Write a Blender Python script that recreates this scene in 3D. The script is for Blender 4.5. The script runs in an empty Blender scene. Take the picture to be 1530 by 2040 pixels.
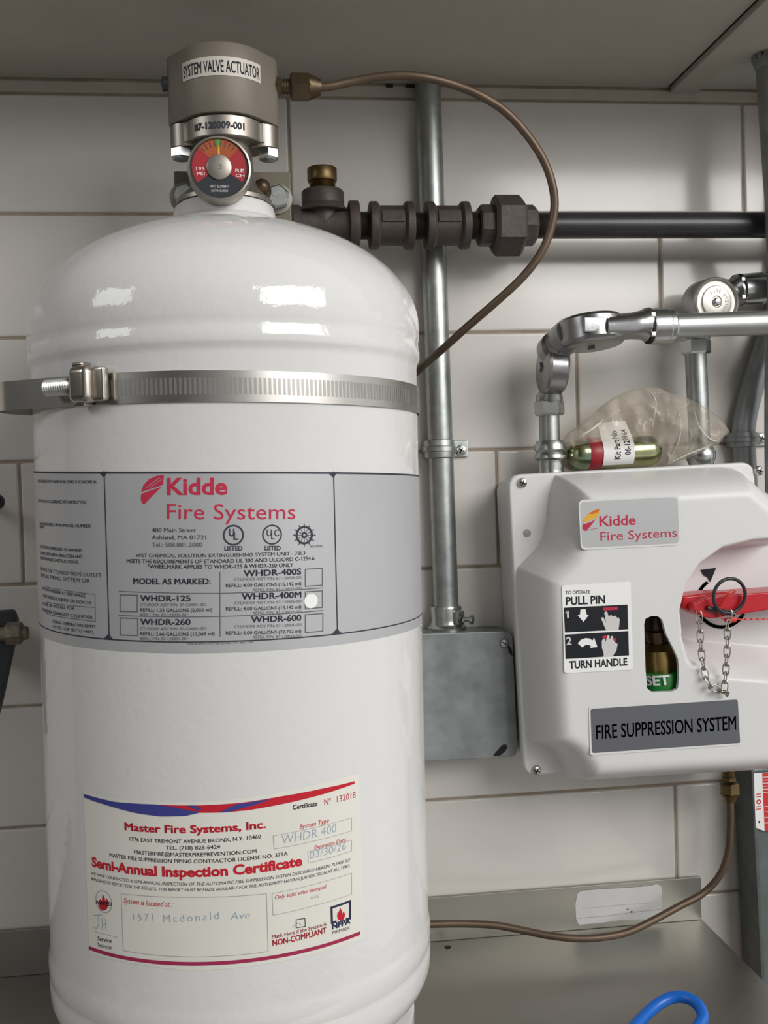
import bpy, bmesh, math, random
import numpy as np
from mathutils import Vector, Matrix
random.seed(7)
scene = bpy.context.scene
C = scene.collection
PI = math.pi
ZO = 1.75                                   # height of the top of the tile wall above the floor

# ------------------------------------------------------------------ camera
F_PX = 2004.6
R_CAM = [Vector((0.99287618, -0.11552797, -0.02915779)),
         Vector((0.03277966, 0.02957536, 0.99902492)),
         Vector((0.11455297, 0.99286383, -0.03315164))]
CAM = Vector((0.0, -0.88077222, -0.33509839 + ZO))
cd = bpy.data.cameras.new('camera')
cam = bpy.data.objects.new('camera', cd)
C.objects.link(cam)
cd.sensor_fit = 'VERTICAL'
cd.sensor_height = 24.0
cd.lens = F_PX / 2040.0 * 24.0
cd.clip_start = 0.02
mw = Matrix.Identity(4)
for i in range(3):
    mw[i][0] = R_CAM[0][i]
    mw[i][1] = R_CAM[1][i]
    mw[i][2] = -R_CAM[2][i]
    mw[i][3] = CAM[i]
cam.matrix_world = mw
scene.camera = cam

# ------------------------------------------------------------------ light
scene.view_settings.view_transform = 'Standard'
scene.view_settings.look = 'None'
scene.view_settings.gamma = 1.0
scene.view_settings.use_curve_mapping = False
scene.view_settings.exposure = 0.0

world = bpy.data.worlds.new('room_light')
scene.world = world
world.use_nodes = True
wn = world.node_tree
bg = wn.nodes['Background']
tc = wn.nodes.new('ShaderNodeTexCoord')
sx = wn.nodes.new('ShaderNodeSeparateXYZ')
mr = wn.nodes.new('ShaderNodeMapRange')
mr.inputs['From Min'].default_value = -0.45
mr.inputs['From Max'].default_value = 0.9
mr.inputs['To Min'].default_value = 0.0
mr.inputs['To Max'].default_value = 1.0
wr = wn.nodes.new('ShaderNodeValToRGB')
wr.color_ramp.elements[0].color = (0.05, 0.048, 0.045, 1)
wr.color_ramp.elements[1].color = (0.78, 0.78, 0.78, 1)
wr.color_ramp.elements[1].position = 1.0
wn.links.new(tc.outputs['Generated'], sx.inputs[0])
wn.links.new(sx.outputs['X'], mr.inputs['Value'])
wn.links.new(mr.outputs[0], wr.inputs[0])
wn.links.new(wr.outputs[0], bg.inputs['Color'])
bg.inputs['Strength'].default_value = 1.1


def area(name, loc, target, sxy, power, col=(1, 1, 1), spread=180):
    l = bpy.data.lights.new(name, 'AREA')
    l.shape = 'RECTANGLE'
    l.size, l.size_y = sxy
    l.energy = power
    l.color = col
    l.spread = math.radians(spread)
    o = bpy.data.objects.new(name, l)
    C.objects.link(o)
    o.location = loc
    d = Vector(target) - Vector(loc)
    o.rotation_euler = d.to_track_quat('-Z', 'Y').to_euler()
    return o


TGT = (0.15, -0.1, ZO - 0.4)
area('window_daylight', (1.42, -1.95, ZO + 0.62), (-0.02, -0.2, ZO - 0.3), (1.6, 0.95), 43, (1.0, 0.985, 0.96))
area('side_window', (-1.75, -1.05, ZO + 0.55), (-0.05, -0.2, ZO - 0.3), (0.8, 0.62), 8, (0.98, 0.99, 1.0))


# ------------------------------------------------------------------ helpers: picture ray to a point at a known depth
def ray(u, v):
    d = R_CAM[0] * ((u - 765) / F_PX) + R_CAM[1] * (-(v - 1020) / F_PX) + R_CAM[2]
    return d


def at(u, v, y):
    d = ray(u, v)
    t = (y - CAM.y) / d.y
    return CAM + d * t


def atz(u, v, z):
    d = ray(u, v)
    t = (z - CAM.z) / d.z
    return CAM + d * t


# ------------------------------------------------------------------ materials
MATS = {}


def mat(name, col, rough=0.5, metal=0.0, spec=0.5, noise=0.0, nscale=40, bump=0.0, bscale=200, coat=0.0, col2=None, stretch=None, alpha=1.0, rvar=0.0):
    if name in MATS:
        return MATS[name]
    m = bpy.data.materials.new(name)
    m.use_nodes = True
    nt = m.node_tree
    b = nt.nodes['Principled BSDF']
    b.inputs['Base Color'].default_value = (*col, 1)
    b.inputs['Roughness'].default_value = rough
    b.inputs['Metallic'].default_value = metal
    b.inputs['Specular IOR Level'].default_value = 0.15 if name.startswith('ink') else spec
    b.inputs['Coat Weight'].default_value = coat
    b.inputs['Coat Roughness'].default_value = 0.08
    if noise or bump or rvar:
        t = nt.nodes.new('ShaderNodeTexCoord')
        mp = nt.nodes.new('ShaderNodeMapping')
        nt.links.new(t.outputs['Object'], mp.inputs[0])
        if stretch:
            mp.inputs['Scale'].default_value = stretch
    if noise:
        n = nt.nodes.new('ShaderNodeTexNoise')
        n.inputs['Scale'].default_value = nscale
        n.inputs['Detail'].default_value = 6
        n.inputs['Roughness'].default_value = 0.6
        nt.links.new(mp.outputs[0], n.inputs['Vector'])
        r = nt.nodes.new('ShaderNodeValToRGB')
        r.color_ramp.elements[0].position = 0.35
        r.color_ramp.elements[1].position = 0.68
        c2 = col2 if col2 else tuple(c * (1 - noise) for c in col)
        r.color_ramp.elements[0].color = (*c2, 1)
        r.color_ramp.elements[1].color = (*col, 1)
        nt.links.new(n.outputs['Fac'], r.inputs[0])
        nt.links.new(r.outputs[0], b.inputs['Base Color'])
        if rvar:
            mm = nt.nodes.new('ShaderNodeMapRange')
            mm.inputs['To Min'].default_value = max(0.02, rough - rvar)
            mm.inputs['To Max'].default_value = min(1, rough + rvar)
            nt.links.new(n.outputs['Fac'], mm.inputs['Value'])
            nt.links.new(mm.outputs[0], b.inputs['Roughness'])
    if bump:
        n2 = nt.nodes.new('ShaderNodeTexNoise')
        n2.inputs['Scale'].default_value = bscale
        n2.inputs['Detail'].default_value = 3
        nt.links.new(mp.outputs[0], n2.inputs['Vector'])
        bp = nt.nodes.new('ShaderNodeBump')
        bp.inputs['Strength'].default_value = bump
        bp.inputs['Distance'].default_value = 0.001
        nt.links.new(n2.outputs['Fac'], bp.inputs['Height'])
        nt.links.new(bp.outputs[0], b.inputs['Normal'])
    MATS[name] = m
    return m


TILE = mat('glazed_tile', (0.66, 0.628, 0.592), 0.16, spec=0.5, noise=0.06, nscale=9, bump=0.10, bscale=26)
GROUT = mat('grout', (0.40, 0.33, 0.25), 0.9, noise=0.35, nscale=30)
CEIL = mat('ceiling_paint', (0.47, 0.445, 0.39), 0.75, noise=0.08, nscale=10)
CEIL2 = mat('ceiling_paint_light', (0.52, 0.50, 0.45), 0.7, noise=0.08, nscale=10)
GAPM = mat('seam_black', (0.02, 0.019, 0.017), 0.9)
WHITE = mat('white_enamel', (0.685, 0.68, 0.67), 0.07, spec=0.5, noise=0.02, nscale=6, bump=0.22, bscale=150)
FOIL = mat('silver_foil', (0.47, 0.475, 0.485), 0.42, metal=0.25, spec=0.4, noise=0.05, nscale=7)
INK = mat('ink_dark', (0.045, 0.05, 0.065), 0.6)
INKBLACK = mat('ink_black', (0.018, 0.02, 0.025), 0.5)
INKGREY = mat('ink_grey', (0.12, 0.125, 0.135), 0.6)
REDINK = mat('ink_red', (0.50, 0.035, 0.075), 0.5)
PAPER = mat('paper_cream', (0.76, 0.745, 0.68), 0.45, noise=0.05, nscale=14)
PRED = mat('ink_crimson', (0.52, 0.02, 0.035), 0.5)
PURPLE = mat('ink_maroon', (0.36, 0.03, 0.09), 0.5)
PBLUE = mat('ink_blue', (0.055, 0.06, 0.26), 0.5)
PEN = mat('pen_ink', (0.27, 0.38, 0.45), 0.6)
PLINE = mat('ink_line', (0.36, 0.37, 0.36), 0.6)
NAVY = mat('ink_navy', (0.03, 0.035, 0.07), 0.5)
WPAINT = mat('print_white', (0.86, 0.86, 0.85), 0.5)
HANDG = mat('print_hand_grey', (0.62, 0.61, 0.60), 0.5)
YEL = mat('ink_yellow', (0.75, 0.42, 0.05), 0.5)
ORANGE = mat('ink_orange', (0.62, 0.17, 0.03), 0.5)
STEEL = mat('stainless', (0.55, 0.53, 0.50), 0.30, metal=1.0, noise=0.06, nscale=60)
SHELF = mat('stainless_sheet', (0.37, 0.36, 0.33), 0.42, metal=1.0, noise=0.12, nscale=7, bump=0.05, bscale=40, rvar=0.06)
GALV = mat('galvanized', (0.48, 0.505, 0.49), 0.40, metal=1.0, noise=0.30, nscale=55, bump=0.10, bscale=150, rvar=0.08)
GALVD = mat('galvanized_dull', (0.36, 0.385, 0.385), 0.5, metal=0.7, noise=0.34, nscale=36, rvar=0.08)
ZINC = mat('zinc_plate', (0.56, 0.58, 0.57), 0.27, metal=1.0, noise=0.2, nscale=60)
CAST = mat('die_cast', (0.37, 0.37, 0.375), 0.30, metal=1.0, noise=0.15, nscale=50, bump=0.15, bscale=160)
CASTBR = mat('die_cast_cap', (0.46, 0.435, 0.40), 0.40, metal=0.9, noise=0.08, nscale=60)
ACT = mat('actuator_bronze', (0.20, 0.174, 0.141), 0.6, metal=0.3, noise=0.05, nscale=60, bump=0.06, bscale=500)
NICK = mat('nickel', (0.37, 0.335, 0.295), 0.42, metal=0.9, noise=0.12, nscale=50)
BRACK = mat('brass_plate', (0.17, 0.15, 0.105), 0.6, metal=0.2, noise=0.15, nscale=30)
IRON = mat('black_iron', (0.085, 0.068, 0.060), 0.55, metal=0.35, noise=0.25, nscale=60, bump=0.35, bscale=240)
PIPEB = mat('black_pipe', (0.040, 0.039, 0.042), 0.36, metal=0.2, noise=0.2, nscale=40, bump=0.1, bscale=200)
BRASS = mat('old_brass', (0.24, 0.165, 0.075), 0.42, metal=1.0, noise=0.3, nscale=60)
BRASSD = mat('dark_brass', (0.125, 0.092, 0.055), 0.45, metal=0.9, noise=0.3, nscale=60)
COPPER = mat('brown_copper', (0.14, 0.097, 0.066), 0.48, metal=0.6, noise=0.2, nscale=60)
PLAST = mat('white_plastic', (0.715, 0.71, 0.705), 0.38, spec=0.45, noise=0.015, nscale=12, bump=0.05, bscale=600)
PLASTG = mat('grey_plug', (0.30, 0.30, 0.30), 0.5)
DARKLAB = mat('label_grey', (0.125, 0.13, 0.145), 0.45, metal=0.2)
REDPL = mat('red_handle', (0.52, 0.010, 0.020), 0.30, spec=0.5)
REDSEAL = mat('red_seal', (0.66, 0.03, 0.02), 0.4)
BLACKPL = mat('black_metal', (0.022, 0.024, 0.028), 0.32)
GREEN = mat('green_band', (0.015, 0.22, 0.035), 0.35)
DIALRED = mat('dial_red', (0.34, 0.012, 0.022), 0.45)
DIALOR = mat('dial_orange', (0.34, 0.07, 0.012), 0.45)
DIALGR = mat('dial_green', (0.05, 0.30, 0.05), 0.45)
DIALBK = mat('dial_black', (0.018, 0.02, 0.026), 0.4)
BLUE = mat('blue_plastic', (0.005, 0.13, 0.56), 0.32, spec=0.5)
DARKBR = mat('dark_bracket', (0.020, 0.024, 0.026), 0.5, noise=0.4, nscale=40)
RUST = mat('rusty_nut', (0.27, 0.23, 0.17), 0.7, metal=0.4, noise=0.5, nscale=160)
RESID = mat('adhesive_residue', (0.62, 0.62, 0.61), 0.8, noise=0.08, nscale=30)
BOTTLE = mat('iridescent_steel', (0.50, 0.47, 0.24), 0.22, metal=1.0, noise=0.4, nscale=45, col2=(0.24, 0.33, 0.24))
STICKER_R = mat('sticker_red', (0.62, 0.03, 0.03), 0.5)
POST = mat('post_steel', (0.20, 0.235, 0.235), 0.42, metal=0.6, noise=0.2, nscale=40)


def plastic_film():
    m = bpy.data.materials.new('plastic_film')
    m.use_nodes = True
    nt = m.node_tree
    nt.nodes.clear()
    out = nt.nodes.new('ShaderNodeOutputMaterial')
    tr = nt.nodes.new('ShaderNodeBsdfTransparent')
    tr.inputs[0].default_value = (0.95, 0.925, 0.88, 1)
    pb = nt.nodes.new('ShaderNodeBsdfPrincipled')
    pb.inputs['Base Color'].default_value = (0.66, 0.60, 0.52, 1)
    pb.inputs['Roughness'].default_value = 0.10
    pb.inputs['Specular IOR Level'].default_value = 0.7
    mx = nt.nodes.new('ShaderNodeMixShader')
    t = nt.nodes.new('ShaderNodeTexCoord')
    n = nt.nodes.new('ShaderNodeTexNoise')
    n.inputs['Scale'].default_value = 28
    n.inputs['Detail'].default_value = 5
    nt.links.new(t.outputs['Object'], n.inputs['Vector'])
    r = nt.nodes.new('ShaderNodeMapRange')
    r.inputs['From Min'].default_value = 0.3
    r.inputs['From Max'].default_value = 0.7
    r.inputs['To Min'].default_value = 0.16
    r.inputs['To Max'].default_value = 0.48
    nt.links.new(n.outputs['Fac'], r.inputs['Value'])
    bp = nt.nodes.new('ShaderNodeBump')
    bp.inputs['Strength'].default_value = 0.5
    bp.inputs['Distance'].default_value = 0.003
    n2 = nt.nodes.new('ShaderNodeTexNoise')
    n2.inputs['Scale'].default_value = 60
    nt.links.new(t.outputs['Object'], n2.inputs['Vector'])
    nt.links.new(n2.outputs['Fac'], bp.inputs['Height'])
    nt.links.new(bp.outputs[0], pb.inputs['Normal'])
    nt.links.new(r.outputs[0], mx.inputs[0])
    nt.links.new(tr.outputs[0], mx.inputs[1])
    nt.links.new(pb.outputs[0], mx.inputs[2])
    nt.links.new(mx.outputs[0], out.inputs[0])
    return m


FILM = plastic_film()

# ------------------------------------------------------------------ mesh builder
WL = {}


def perp(a):
    a = Vector(a).normalized()
    r = Vector((0, 0, 1)) if abs(a.z) < 0.9 else Vector((1, 0, 0))
    u = r.cross(a).normalized()
    return u, a.cross(u).normalized()


def catmull(pts, k=8, closed=False):
    pts = [Vector(p) for p in pts]
    n = len(pts)
    out = []
    rng = n if closed else n - 1
    for i in range(rng):
        if closed:
            p0, p1, p2, p3 = pts[(i - 1) % n], pts[i], pts[(i + 1) % n], pts[(i + 2) % n]
        else:
            p1, p2 = pts[i], pts[i + 1]
            p0 = pts[i - 1] if i > 0 else p1 * 2 - p2
            p3 = pts[i + 2] if i + 2 < n else p2 * 2 - p1
        for j in range(k):
            t = j / k
            out.append(0.5 * ((2 * p1) + (p2 - p0) * t + (2 * p0 - 5 * p1 + 4 * p2 - p3) * t * t + (3 * p1 - p0 - 3 * p2 + p3) * t ** 3))
    if not closed:
        out.append(pts[-1])
    return out


class MB:
    def __init__(self):
        self.v = []
        self.f = []
        self.m = []
        self.flat = False

    def add(self, verts, faces, mi=0):
        o = len(self.v)
        self.v += [Vector(p) for p in verts]
        for f in faces:
            self.f.append([i + o for i in f])
            self.m.append(mi)

    def lathe(self, p, axis, prof, n=40, mi=0, caps=True, xf=None, phase=0.0):
        p = Vector(p)
        a = Vector(axis).normalized()
        u, w = perp(a)
        vs = []
        fs = []
        for (r, t) in prof:
            r = max(r, 1e-5)
            for k in range(n):
                th = 2 * PI * k / n + phase
                vs.append(p + a * t + (u * math.cos(th) + w * math.sin(th)) * r)
        for i in range(len(prof) - 1):
            for k in range(n):
                k2 = (k + 1) % n
                fs.append([i * n + k, i * n + k2, (i + 1) * n + k2, (i + 1) * n + k])
        if caps:
            fs.append(list(range(n))[::-1])
            b = (len(prof) - 1) * n
            fs.append([b + k for k in range(n)])
        if xf:
            vs = [xf(q) for q in vs]
        self.add(vs, fs, mi)

    def cyl(self, p0, p1, r, n=28, mi=0, r2=None, ch=0.0):
        p0 = Vector(p0)
        p1 = Vector(p1)
        L = (p1 - p0).length
        r2 = r if r2 is None else r2
        if ch:
            prof = [(r - ch, 0), (r, ch), (r2, L - ch), (r2 - ch, L)]
        else:
            prof = [(r, 0), (r2, L)]
        self.lathe(p0, p1 - p0, prof, n, mi)

    def hexa(self, p0, p1, r, mi=0, n=6, phase=0.0):
        p0 = Vector(p0)
        p1 = Vector(p1)
        L = (p1 - p0).length
        c = min(0.12 * r, L * 0.2)
        self.lathe(p0, p1 - p0, [(r - c, 0), (r, c), (r, L - c), (r - c, L)], n, mi, phase=phase)

    def tube(self, pts, r, n=14, mi=0, closed=False, smooth=8):
        if smooth:
            P = catmull(pts, smooth, closed)
        else:
            P = [Vector(p) for p in pts]
        N = len(P)
        rs = r if isinstance(r, (list, tuple)) else None
        vs = []
        u = None
        for i in range(N):
            if closed:
                t = (P[(i + 1) % N] - P[i - 1]).normalized()
            else:
                t = (P[min(i + 1, N - 1)] - P[max(i - 1, 0)]).normalized()
            if u is None:
                u, _ = perp(t)
            u = (u - t * u.dot(t)).normalized()
            w = t.cross(u)
            rr = r if rs is None else np.interp(i / (N - 1), np.linspace(0, 1, len(rs)), rs)
            for k in range(n):
                a = 2 * PI * k / n
                vs.append(P[i] + (u * math.cos(a) + w * math.sin(a)) * rr)
        fs = []
        for i in range(N if closed else N - 1):
            j = (i + 1) % N
            for k in range(n):
                k2 = (k + 1) % n
                fs.append([i * n + k, i * n + k2, j * n + k2, j * n + k])
        if not closed:
            fs.append(list(range(n))[::-1])
            fs.append([(N - 1) * n + k for k in range(n)])
        self.add(vs, fs, mi)

    def prism(self, poly, vec, bevel=0.0, mi=0, seg=2):
        """polygon (3D points of one face) pushed along vec, edges bevelled"""
        self.flat = self.flat or bevel > 0
        bm = bmesh.new()
        vec = Vector(vec)
        a = [bm.verts.new(Vector(p)) for p in poly]
        b = [bm.verts.new(Vector(p) + vec) for p in poly]
        n = len(a)
        bm.faces.new(a)
        bm.faces.new(b[::-1])
        for i in range(n):
            j = (i + 1) % n
            bm.faces.new([a[j], a[i], b[i], b[j]])
        bmesh.ops.recalc_face_normals(bm, faces=bm.faces)
        if bevel:
            ed = [e for e in bm.edges if len(e.link_faces) == 2 and e.calc_face_angle(0) > 0.5]
            bmesh.ops.bevel(bm, geom=ed, offset=bevel, segments=seg, profile=0.5, affect='EDGES', clamp_overlap=True)
        bm.verts.index_update()
        self.add([v.co.copy() for v in bm.verts], [[v.index for v in f.verts] for f in bm.faces], mi)
        bm.free()

    def box(self, c, s, bevel=0.0, mi=0, rot=None, seg=2):
        c = Vector(c)
        hx, hy, hz = s[0] / 2, s[1] / 2, s[2] / 2
        M = rot if rot else Matrix.Identity(3)
        q = [c + M @ Vector((x, -hy, z)) for x, z in ((-hx, -hz), (hx, -hz), (hx, hz), (-hx, hz))]
        self.prism(q, M @ Vector((0, 2 * hy, 0)), bevel, mi, seg)

    def build(self, name, mats, parent=None, sharp=35, origin=None, wn=None):
        me = bpy.data.meshes.new(name)
        base = WL[parent.as_pointer()] if parent else (Vector(origin) if origin is not None else Vector((0, 0, 0)))
        me.from_pydata([tuple(p - base) for p in self.v], [], self.f)
        if not isinstance(mats, (list, tuple)):
            mats = [mats]
        for m in mats:
            me.materials.append(m)
        me.polygons.foreach_set('material_index', self.m)
        me.validate()
        bm = bmesh.new()
        bm.from_mesh(me)
        bmesh.ops.recalc_face_normals(bm, faces=bm.faces)
        bm.to_mesh(me)
        bm.free()
        me.shade_smooth()
        me.set_sharp_from_angle(angle=math.radians(sharp))
        me.update()
        o = bpy.data.objects.new(name, me)
        C.objects.link(o)
        if self.flat if wn is None else wn:
            w = o.modifiers.new('weighted_normals', 'WEIGHTED_NORMAL')
            w.keep_sharp = True
            w.weight = 90
        if parent:
            o.parent = parent
            WL[o.as_pointer()] = base
        else:
            o.location = base
            WL[o.as_pointer()] = base
        return o


def tag(o, label, cat, group=None):
    o['label'] = label
    o['category'] = cat
    if group:
        o['group'] = group
    return o


def thing(name, label, cat, loc, group=None):
    o = bpy.data.objects.new(name, None)
    o.empty_display_size = 0.02
    C.objects.link(o)
    o.location = loc
    WL[o.as_pointer()] = Vector(loc)
    return tag(o, label, cat, group)


def structure(o):
    o['kind'] = 'structure'
    return o


# ------------------------------------------------------------------ printed decals
_fc = bpy.data.curves.new('lettering', 'FONT')
_fo = bpy.data.objects.new('lettering', _fc)
C.objects.link(_fo)


def text_poly(s, bold=0.0, shear=0.0, res=3, spacing=1.0):
    thick = bold * 0.75 if bold > 0 and ('M' in s or 'W' in s) else 0.0    # outlines of M and W cross over when offset
    if thick:
        bold = 0.0
    _fc.body = s
    _fc.size = 1.0
    _fc.offset = bold
    _fc.shear = shear
    _fc.resolution_u = res
    _fc.space_character = spacing
    dg = bpy.context.evaluated_depsgraph_get()
    dg.update()
    ev = _fo.evaluated_get(dg)
    me = ev.to_mesh()
    vs = [(v.co.x, v.co.y) for v in me.vertices]
    fs = [list(p.vertices) for p in me.polygons]
    ev.to_mesh_clear()
    if thick:
        n = len(vs)
        v2, f2 = list(vs), [list(f) for f in fs]
        for dx, dy in ((-1, -1), (1, -1), (1, 1), (-1, 1), (1, 0), (-1, 0)):
            o = len(v2)
            v2 += [(x + dx * thick, y + dy * thick * 0.8) for x, y in vs]
            f2 += [[i + o for i in f] for f in fs]
        return v2, f2
    return vs, fs


CAPH = 0.729                                # height of a capital letter at size 1


class PlaneSurf:
    def __init__(self, y, off=0.0):
        self.y = y

    def inv(self, u, v):
        p = at(u, v, self.y)
        return Vector((p.x, p.z))

    def fwd(self, x, y, h):
        return Vector((x, self.y - h, y))

    step = None


class CylSurf:
    def __init__(self, cx, cy, R, lean=0.0, zref=0.0, step=0.006):
        self.cx, self.cy, self.R, self.lean, self.zref, self.step = cx, cy, R, lean, zref, step

    def inv(self, u, v):
        d = ray(u, v)
        z = self.zref
        for _ in range(4):
            cx = self.cx + self.lean * (z - self.zref)
            ox, oy = CAM.x - cx, CAM.y - self.cy
            a = d.x * d.x + d.y * d.y
            b = 2 * (ox * d.x + oy * d.y)
            c = ox * ox + oy * oy - self.R ** 2
            disc = b * b - 4 * a * c
            t = (-b - math.sqrt(max(disc, 0))) / (2 * a)
            p = CAM + d * t
            z = p.z
        th = math.atan2(p.x - cx, -(p.y - self.cy))
        return Vector((th * self.R, z))

    def fwd(self, s, z, h):
        th = s / self.R
        cx = self.cx + self.lean * (z - self.zref)
        return Vector((cx + (self.R + h) * math.sin(th), self.cy - (self.R + h) * math.cos(th), z))


class Decal:
    def __init__(self, surf, base=0.0002, lay=0.00012):
        self.s, self.base, self.lay = surf, base, lay
        self.mb = MB()
        self.mats = []

    def mi(self, m):
        if m not in self.mats:
            self.mats.append(m)
        return self.mats.index(m)

    def shape(self, vs, fs, m, layer):
        st = self.s.step
        if st:
            xs = [p[0] for p in vs]
            ys = [p[1] for p in vs]
            if max(xs) - min(xs) > st:
                bm = bmesh.new()
                bv = [bm.verts.new((p[0], p[1], 0)) for p in vs]
                for f in fs:
                    try:
                        bm.faces.new([bv[i] for i in f])
                    except ValueError:
                        pass
                x = math.ceil(min(xs) / st) * st
                while x < max(xs):
                    bmesh.ops.bisect_plane(bm, geom=bm.verts[:] + bm.edges[:] + bm.faces[:], dist=1e-7, plane_co=(x, 0, 0), plane_no=(1, 0, 0))
                    x += st
                bm.verts.index_update()
                vs = [(v.co.x, v.co.y) for v in bm.verts]
                fs = [[v.index for v in f.verts] for f in bm.faces]
                bm.free()
        h = self.base + layer * self.lay
        self.mb.add([self.s.fwd(p[0], p[1], h) for p in vs], fs, self.mi(m))

    def loc(self, pts):
        return [self.s.inv(*p) for p in pts]

    def polyl(self, L, m, layer):
        """polygon in surface coordinates, filled by ear clipping"""
        bm = bmesh.new()
        bv = [bm.verts.new((p[0], p[1], 0)) for p in L]
        f = bm.faces.new(bv)
        bmesh.ops.triangulate(bm, faces=[f])
        bm.verts.index_update()
        vs = [(v.co.x, v.co.y) for v in bm.verts]
        fs = [[v.index for v in q.verts] for q in bm.faces]
        bm.free()
        self.shape(vs, fs, m, layer)

    def poly(self, px, m, layer):
        self.polyl(self.loc(px), m, layer)

    def stroke(self, px, wpx, m, layer, closed=False, local=False):
        L = px if local else self.loc(px)
        L = [Vector(p) for p in L]
        w = wpx if local else wpx * 0.000335
        n = len(L)
        for i in range(n if closed else n - 1):
            a, b = L[i], L[(i + 1) % n]
            d = (b - a).normalized()
            q = Vector((-d.y, d.x)) * w / 2
            e = d * w / 2
            self.shape([a - e + q, a - e - q, b + e - q, b + e + q], [[0, 1, 2, 3]], m, layer)

    def rounded(self, px, rpx, m, layer, k=6):
        L = self.loc(px)
        r = rpx * 0.000335
        out = []
        n = len(L)
        for i in range(n):
            p, a, b = L[i], (L[i - 1] - L[i]).normalized(), (L[(i + 1) % n] - L[i]).normalized()
            p0, p2 = p + a * r, p + b * r
            for j in range(k + 1):
                t = j / k
                out.append(p0 * (1 - t) ** 2 + p * 2 * t * (1 - t) + p2 * t * t)
        self.polyl(out, m, layer)

    def ring(self, c, r0, r1, m, layer, n=40, a0=0.0, a1=2 * PI, sc=0.000335):
        c = self.s.inv(*c)
        vs, fs = [], []
        for k in range(n + 1):
            a = a0 + (a1 - a0) * k / n
            d = Vector((math.cos(a), math.sin(a)))
            vs += [c + d * r0 * sc, c + d * r1 * sc]
        for k in range(n):
            fs.append([2 * k, 2 * k + 1, 2 * k + 3, 2 * k + 2])
        self.shape(vs, fs, m, layer)

    def disc(self, c, r, m, layer, n=28, sc=0.000335):
        c = self.s.inv(*c)
        self.polyl([c + Vector((math.cos(2 * PI * k / n), math.sin(2 * PI * k / n))) * r * sc for k in range(n)], m, layer)

    def text(self, s, p0, p1, hpx, m, layer, bold=0.0, shear=0.0, hscale=None, spacing=1.0, res=3):
        """string with its baseline from picture point p0 to p1 and capitals hpx tall"""
        a, b = self.s.inv(*p0), self.s.inv(*p1)
        q = self.s.inv((p0[0] + p1[0]) / 2, (p0[1] + p1[1]) / 2)
        q2 = self.s.inv((p0[0] + p1[0]) / 2, (p0[1] + p1[1]) / 2 - hpx)
        h = (q2 - q).length / CAPH
        vs, fs = text_poly(s, bold, shear, res, spacing)
        if not vs:
            return
        x0, x1 = min(p[0] for p in vs), max(p[0] for p in vs)
        d = (b - a)
        kx = d.length / (x1 - x0)
        d.normalize()
        nrm = Vector((-d.y, d.x))
        self.shape([a + d * ((p[0] - x0) * kx) + nrm * (p[1] * h) for p in vs], fs, m, layer)

    def build(self, name, parent):
        o = self.mb.build(name, self.mats, parent, sharp=60)
        return o


# ================================================================== THE SETTING
TS = 0.104
TW = 0.4115


def tile_wall():
    mb = MB()
    x0, x1 = -1.05, 1.45
    zb = 0.0
    # grout bed
    mb.box((0.2, 0.0517, (ZO + zb) / 2 + 0.15), (2.5, 0.10, ZO - zb + 0.3), mi=1)
    joints = {0: 0.0285, 1: 0.3594, 2: 0.2795, 3: 0.204, 4: 0.125, 5: 0.045, 6: 0.3638}
    g = 0.0019
    for k in range(0, int(ZO / TS)):
        zt, zl = ZO - k * TS, ZO - (k + 1) * TS
        if k == 0:
            zt -= 0.0038
        j = joints.get(k, 0.3638 - 0.0795 * (k - 6))
        n0 = math.floor((x0 - j) / TW)
        for q in range(n0, n0 + 8):
            a, b = max(j + q * TW, x0), min(j + (q + 1) * TW, x1)
            if b - a < 0.01:
                continue
            mb.prism([(a + g / 2, 0.0, zl + g / 2), (b - g / 2, 0.0, zl + g / 2), (b - g / 2, 0.0, zt - g / 2), (a + g / 2, 0.0, zt - g / 2)],
                     (0, 0.008, 0), 0.0022, 0, 3)
    return mb


structure(tile_wall().build('wall_back', [TILE, GROUT], sharp=50))

mb = MB()                                   # strip between the top row of tiles and the ceiling
mb.box((0.2, 0.0046, ZO + 0.0020), (2.5, 0.008, 0.0098), 0.0010)
for u0_, u1_ in ((769, 783), (808, 832)):      # two open gaps in the joint under the ceiling
    g0, g1 = at(u0_, 170, 0), at(u1_, 170, 0)
    mb.box(((g0.x + g1.x) / 2, 0.0006, ZO + 0.0066), (g1.x - g0.x, 0.002, 0.0026), mi=1)
structure(mb.build('trim_1', [mat('trim_paint', (0.50, 0.465, 0.40), 0.5, noise=0.15, nscale=30), GAPM]))

XS = 0.3705                                 # the seam in the soffit above the shelf
SD = 0.25
mb = MB()
mb.prism([(-1.05, -SD, ZO + 0.0085), (XS - 0.0012, -SD, ZO + 0.0085), (XS - 0.0012, 0.0, ZO + 0.0085), (-1.05, 0.0, ZO + 0.0085)], (0, 0, 0.02), 0.0008)
mb.prism([(-1.05, -SD, ZO + 0.011), (1.45, -SD, ZO + 0.011), (1.45, 0.003, ZO + 0.011), (-1.05, 0.003, ZO + 0.011)], (0, 0, 0.12), 0.0, 1)
mb.box((0.2, -SD - 0.004, ZO + 0.071), (2.5, 0.008, 0.126), 0.001)
structure(mb.build('ceiling', [CEIL, GAPM]))
mb = MB()
mb.box((XS + 0.0140, -SD / 2, ZO + 0.0072), (0.0255, SD, 0.006), 0.0008)
structure(mb.build('trim_2', CEIL))
mb = MB()
mb.prism([(XS + 0.0272, -SD, ZO + 0.0078), (1.45, -SD, ZO + 0.0078), (1.45, -0.0005, ZO + 0.0078), (XS + 0.0272, -0.0005, ZO + 0.0078)], (0, 0, 0.02), 0.0008)
structure(mb.build('ceiling_right', CEIL2))
mb = MB()
mb.box((0.2, -1.6, -0.025), (5.0, 3.4, 0.05))
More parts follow.
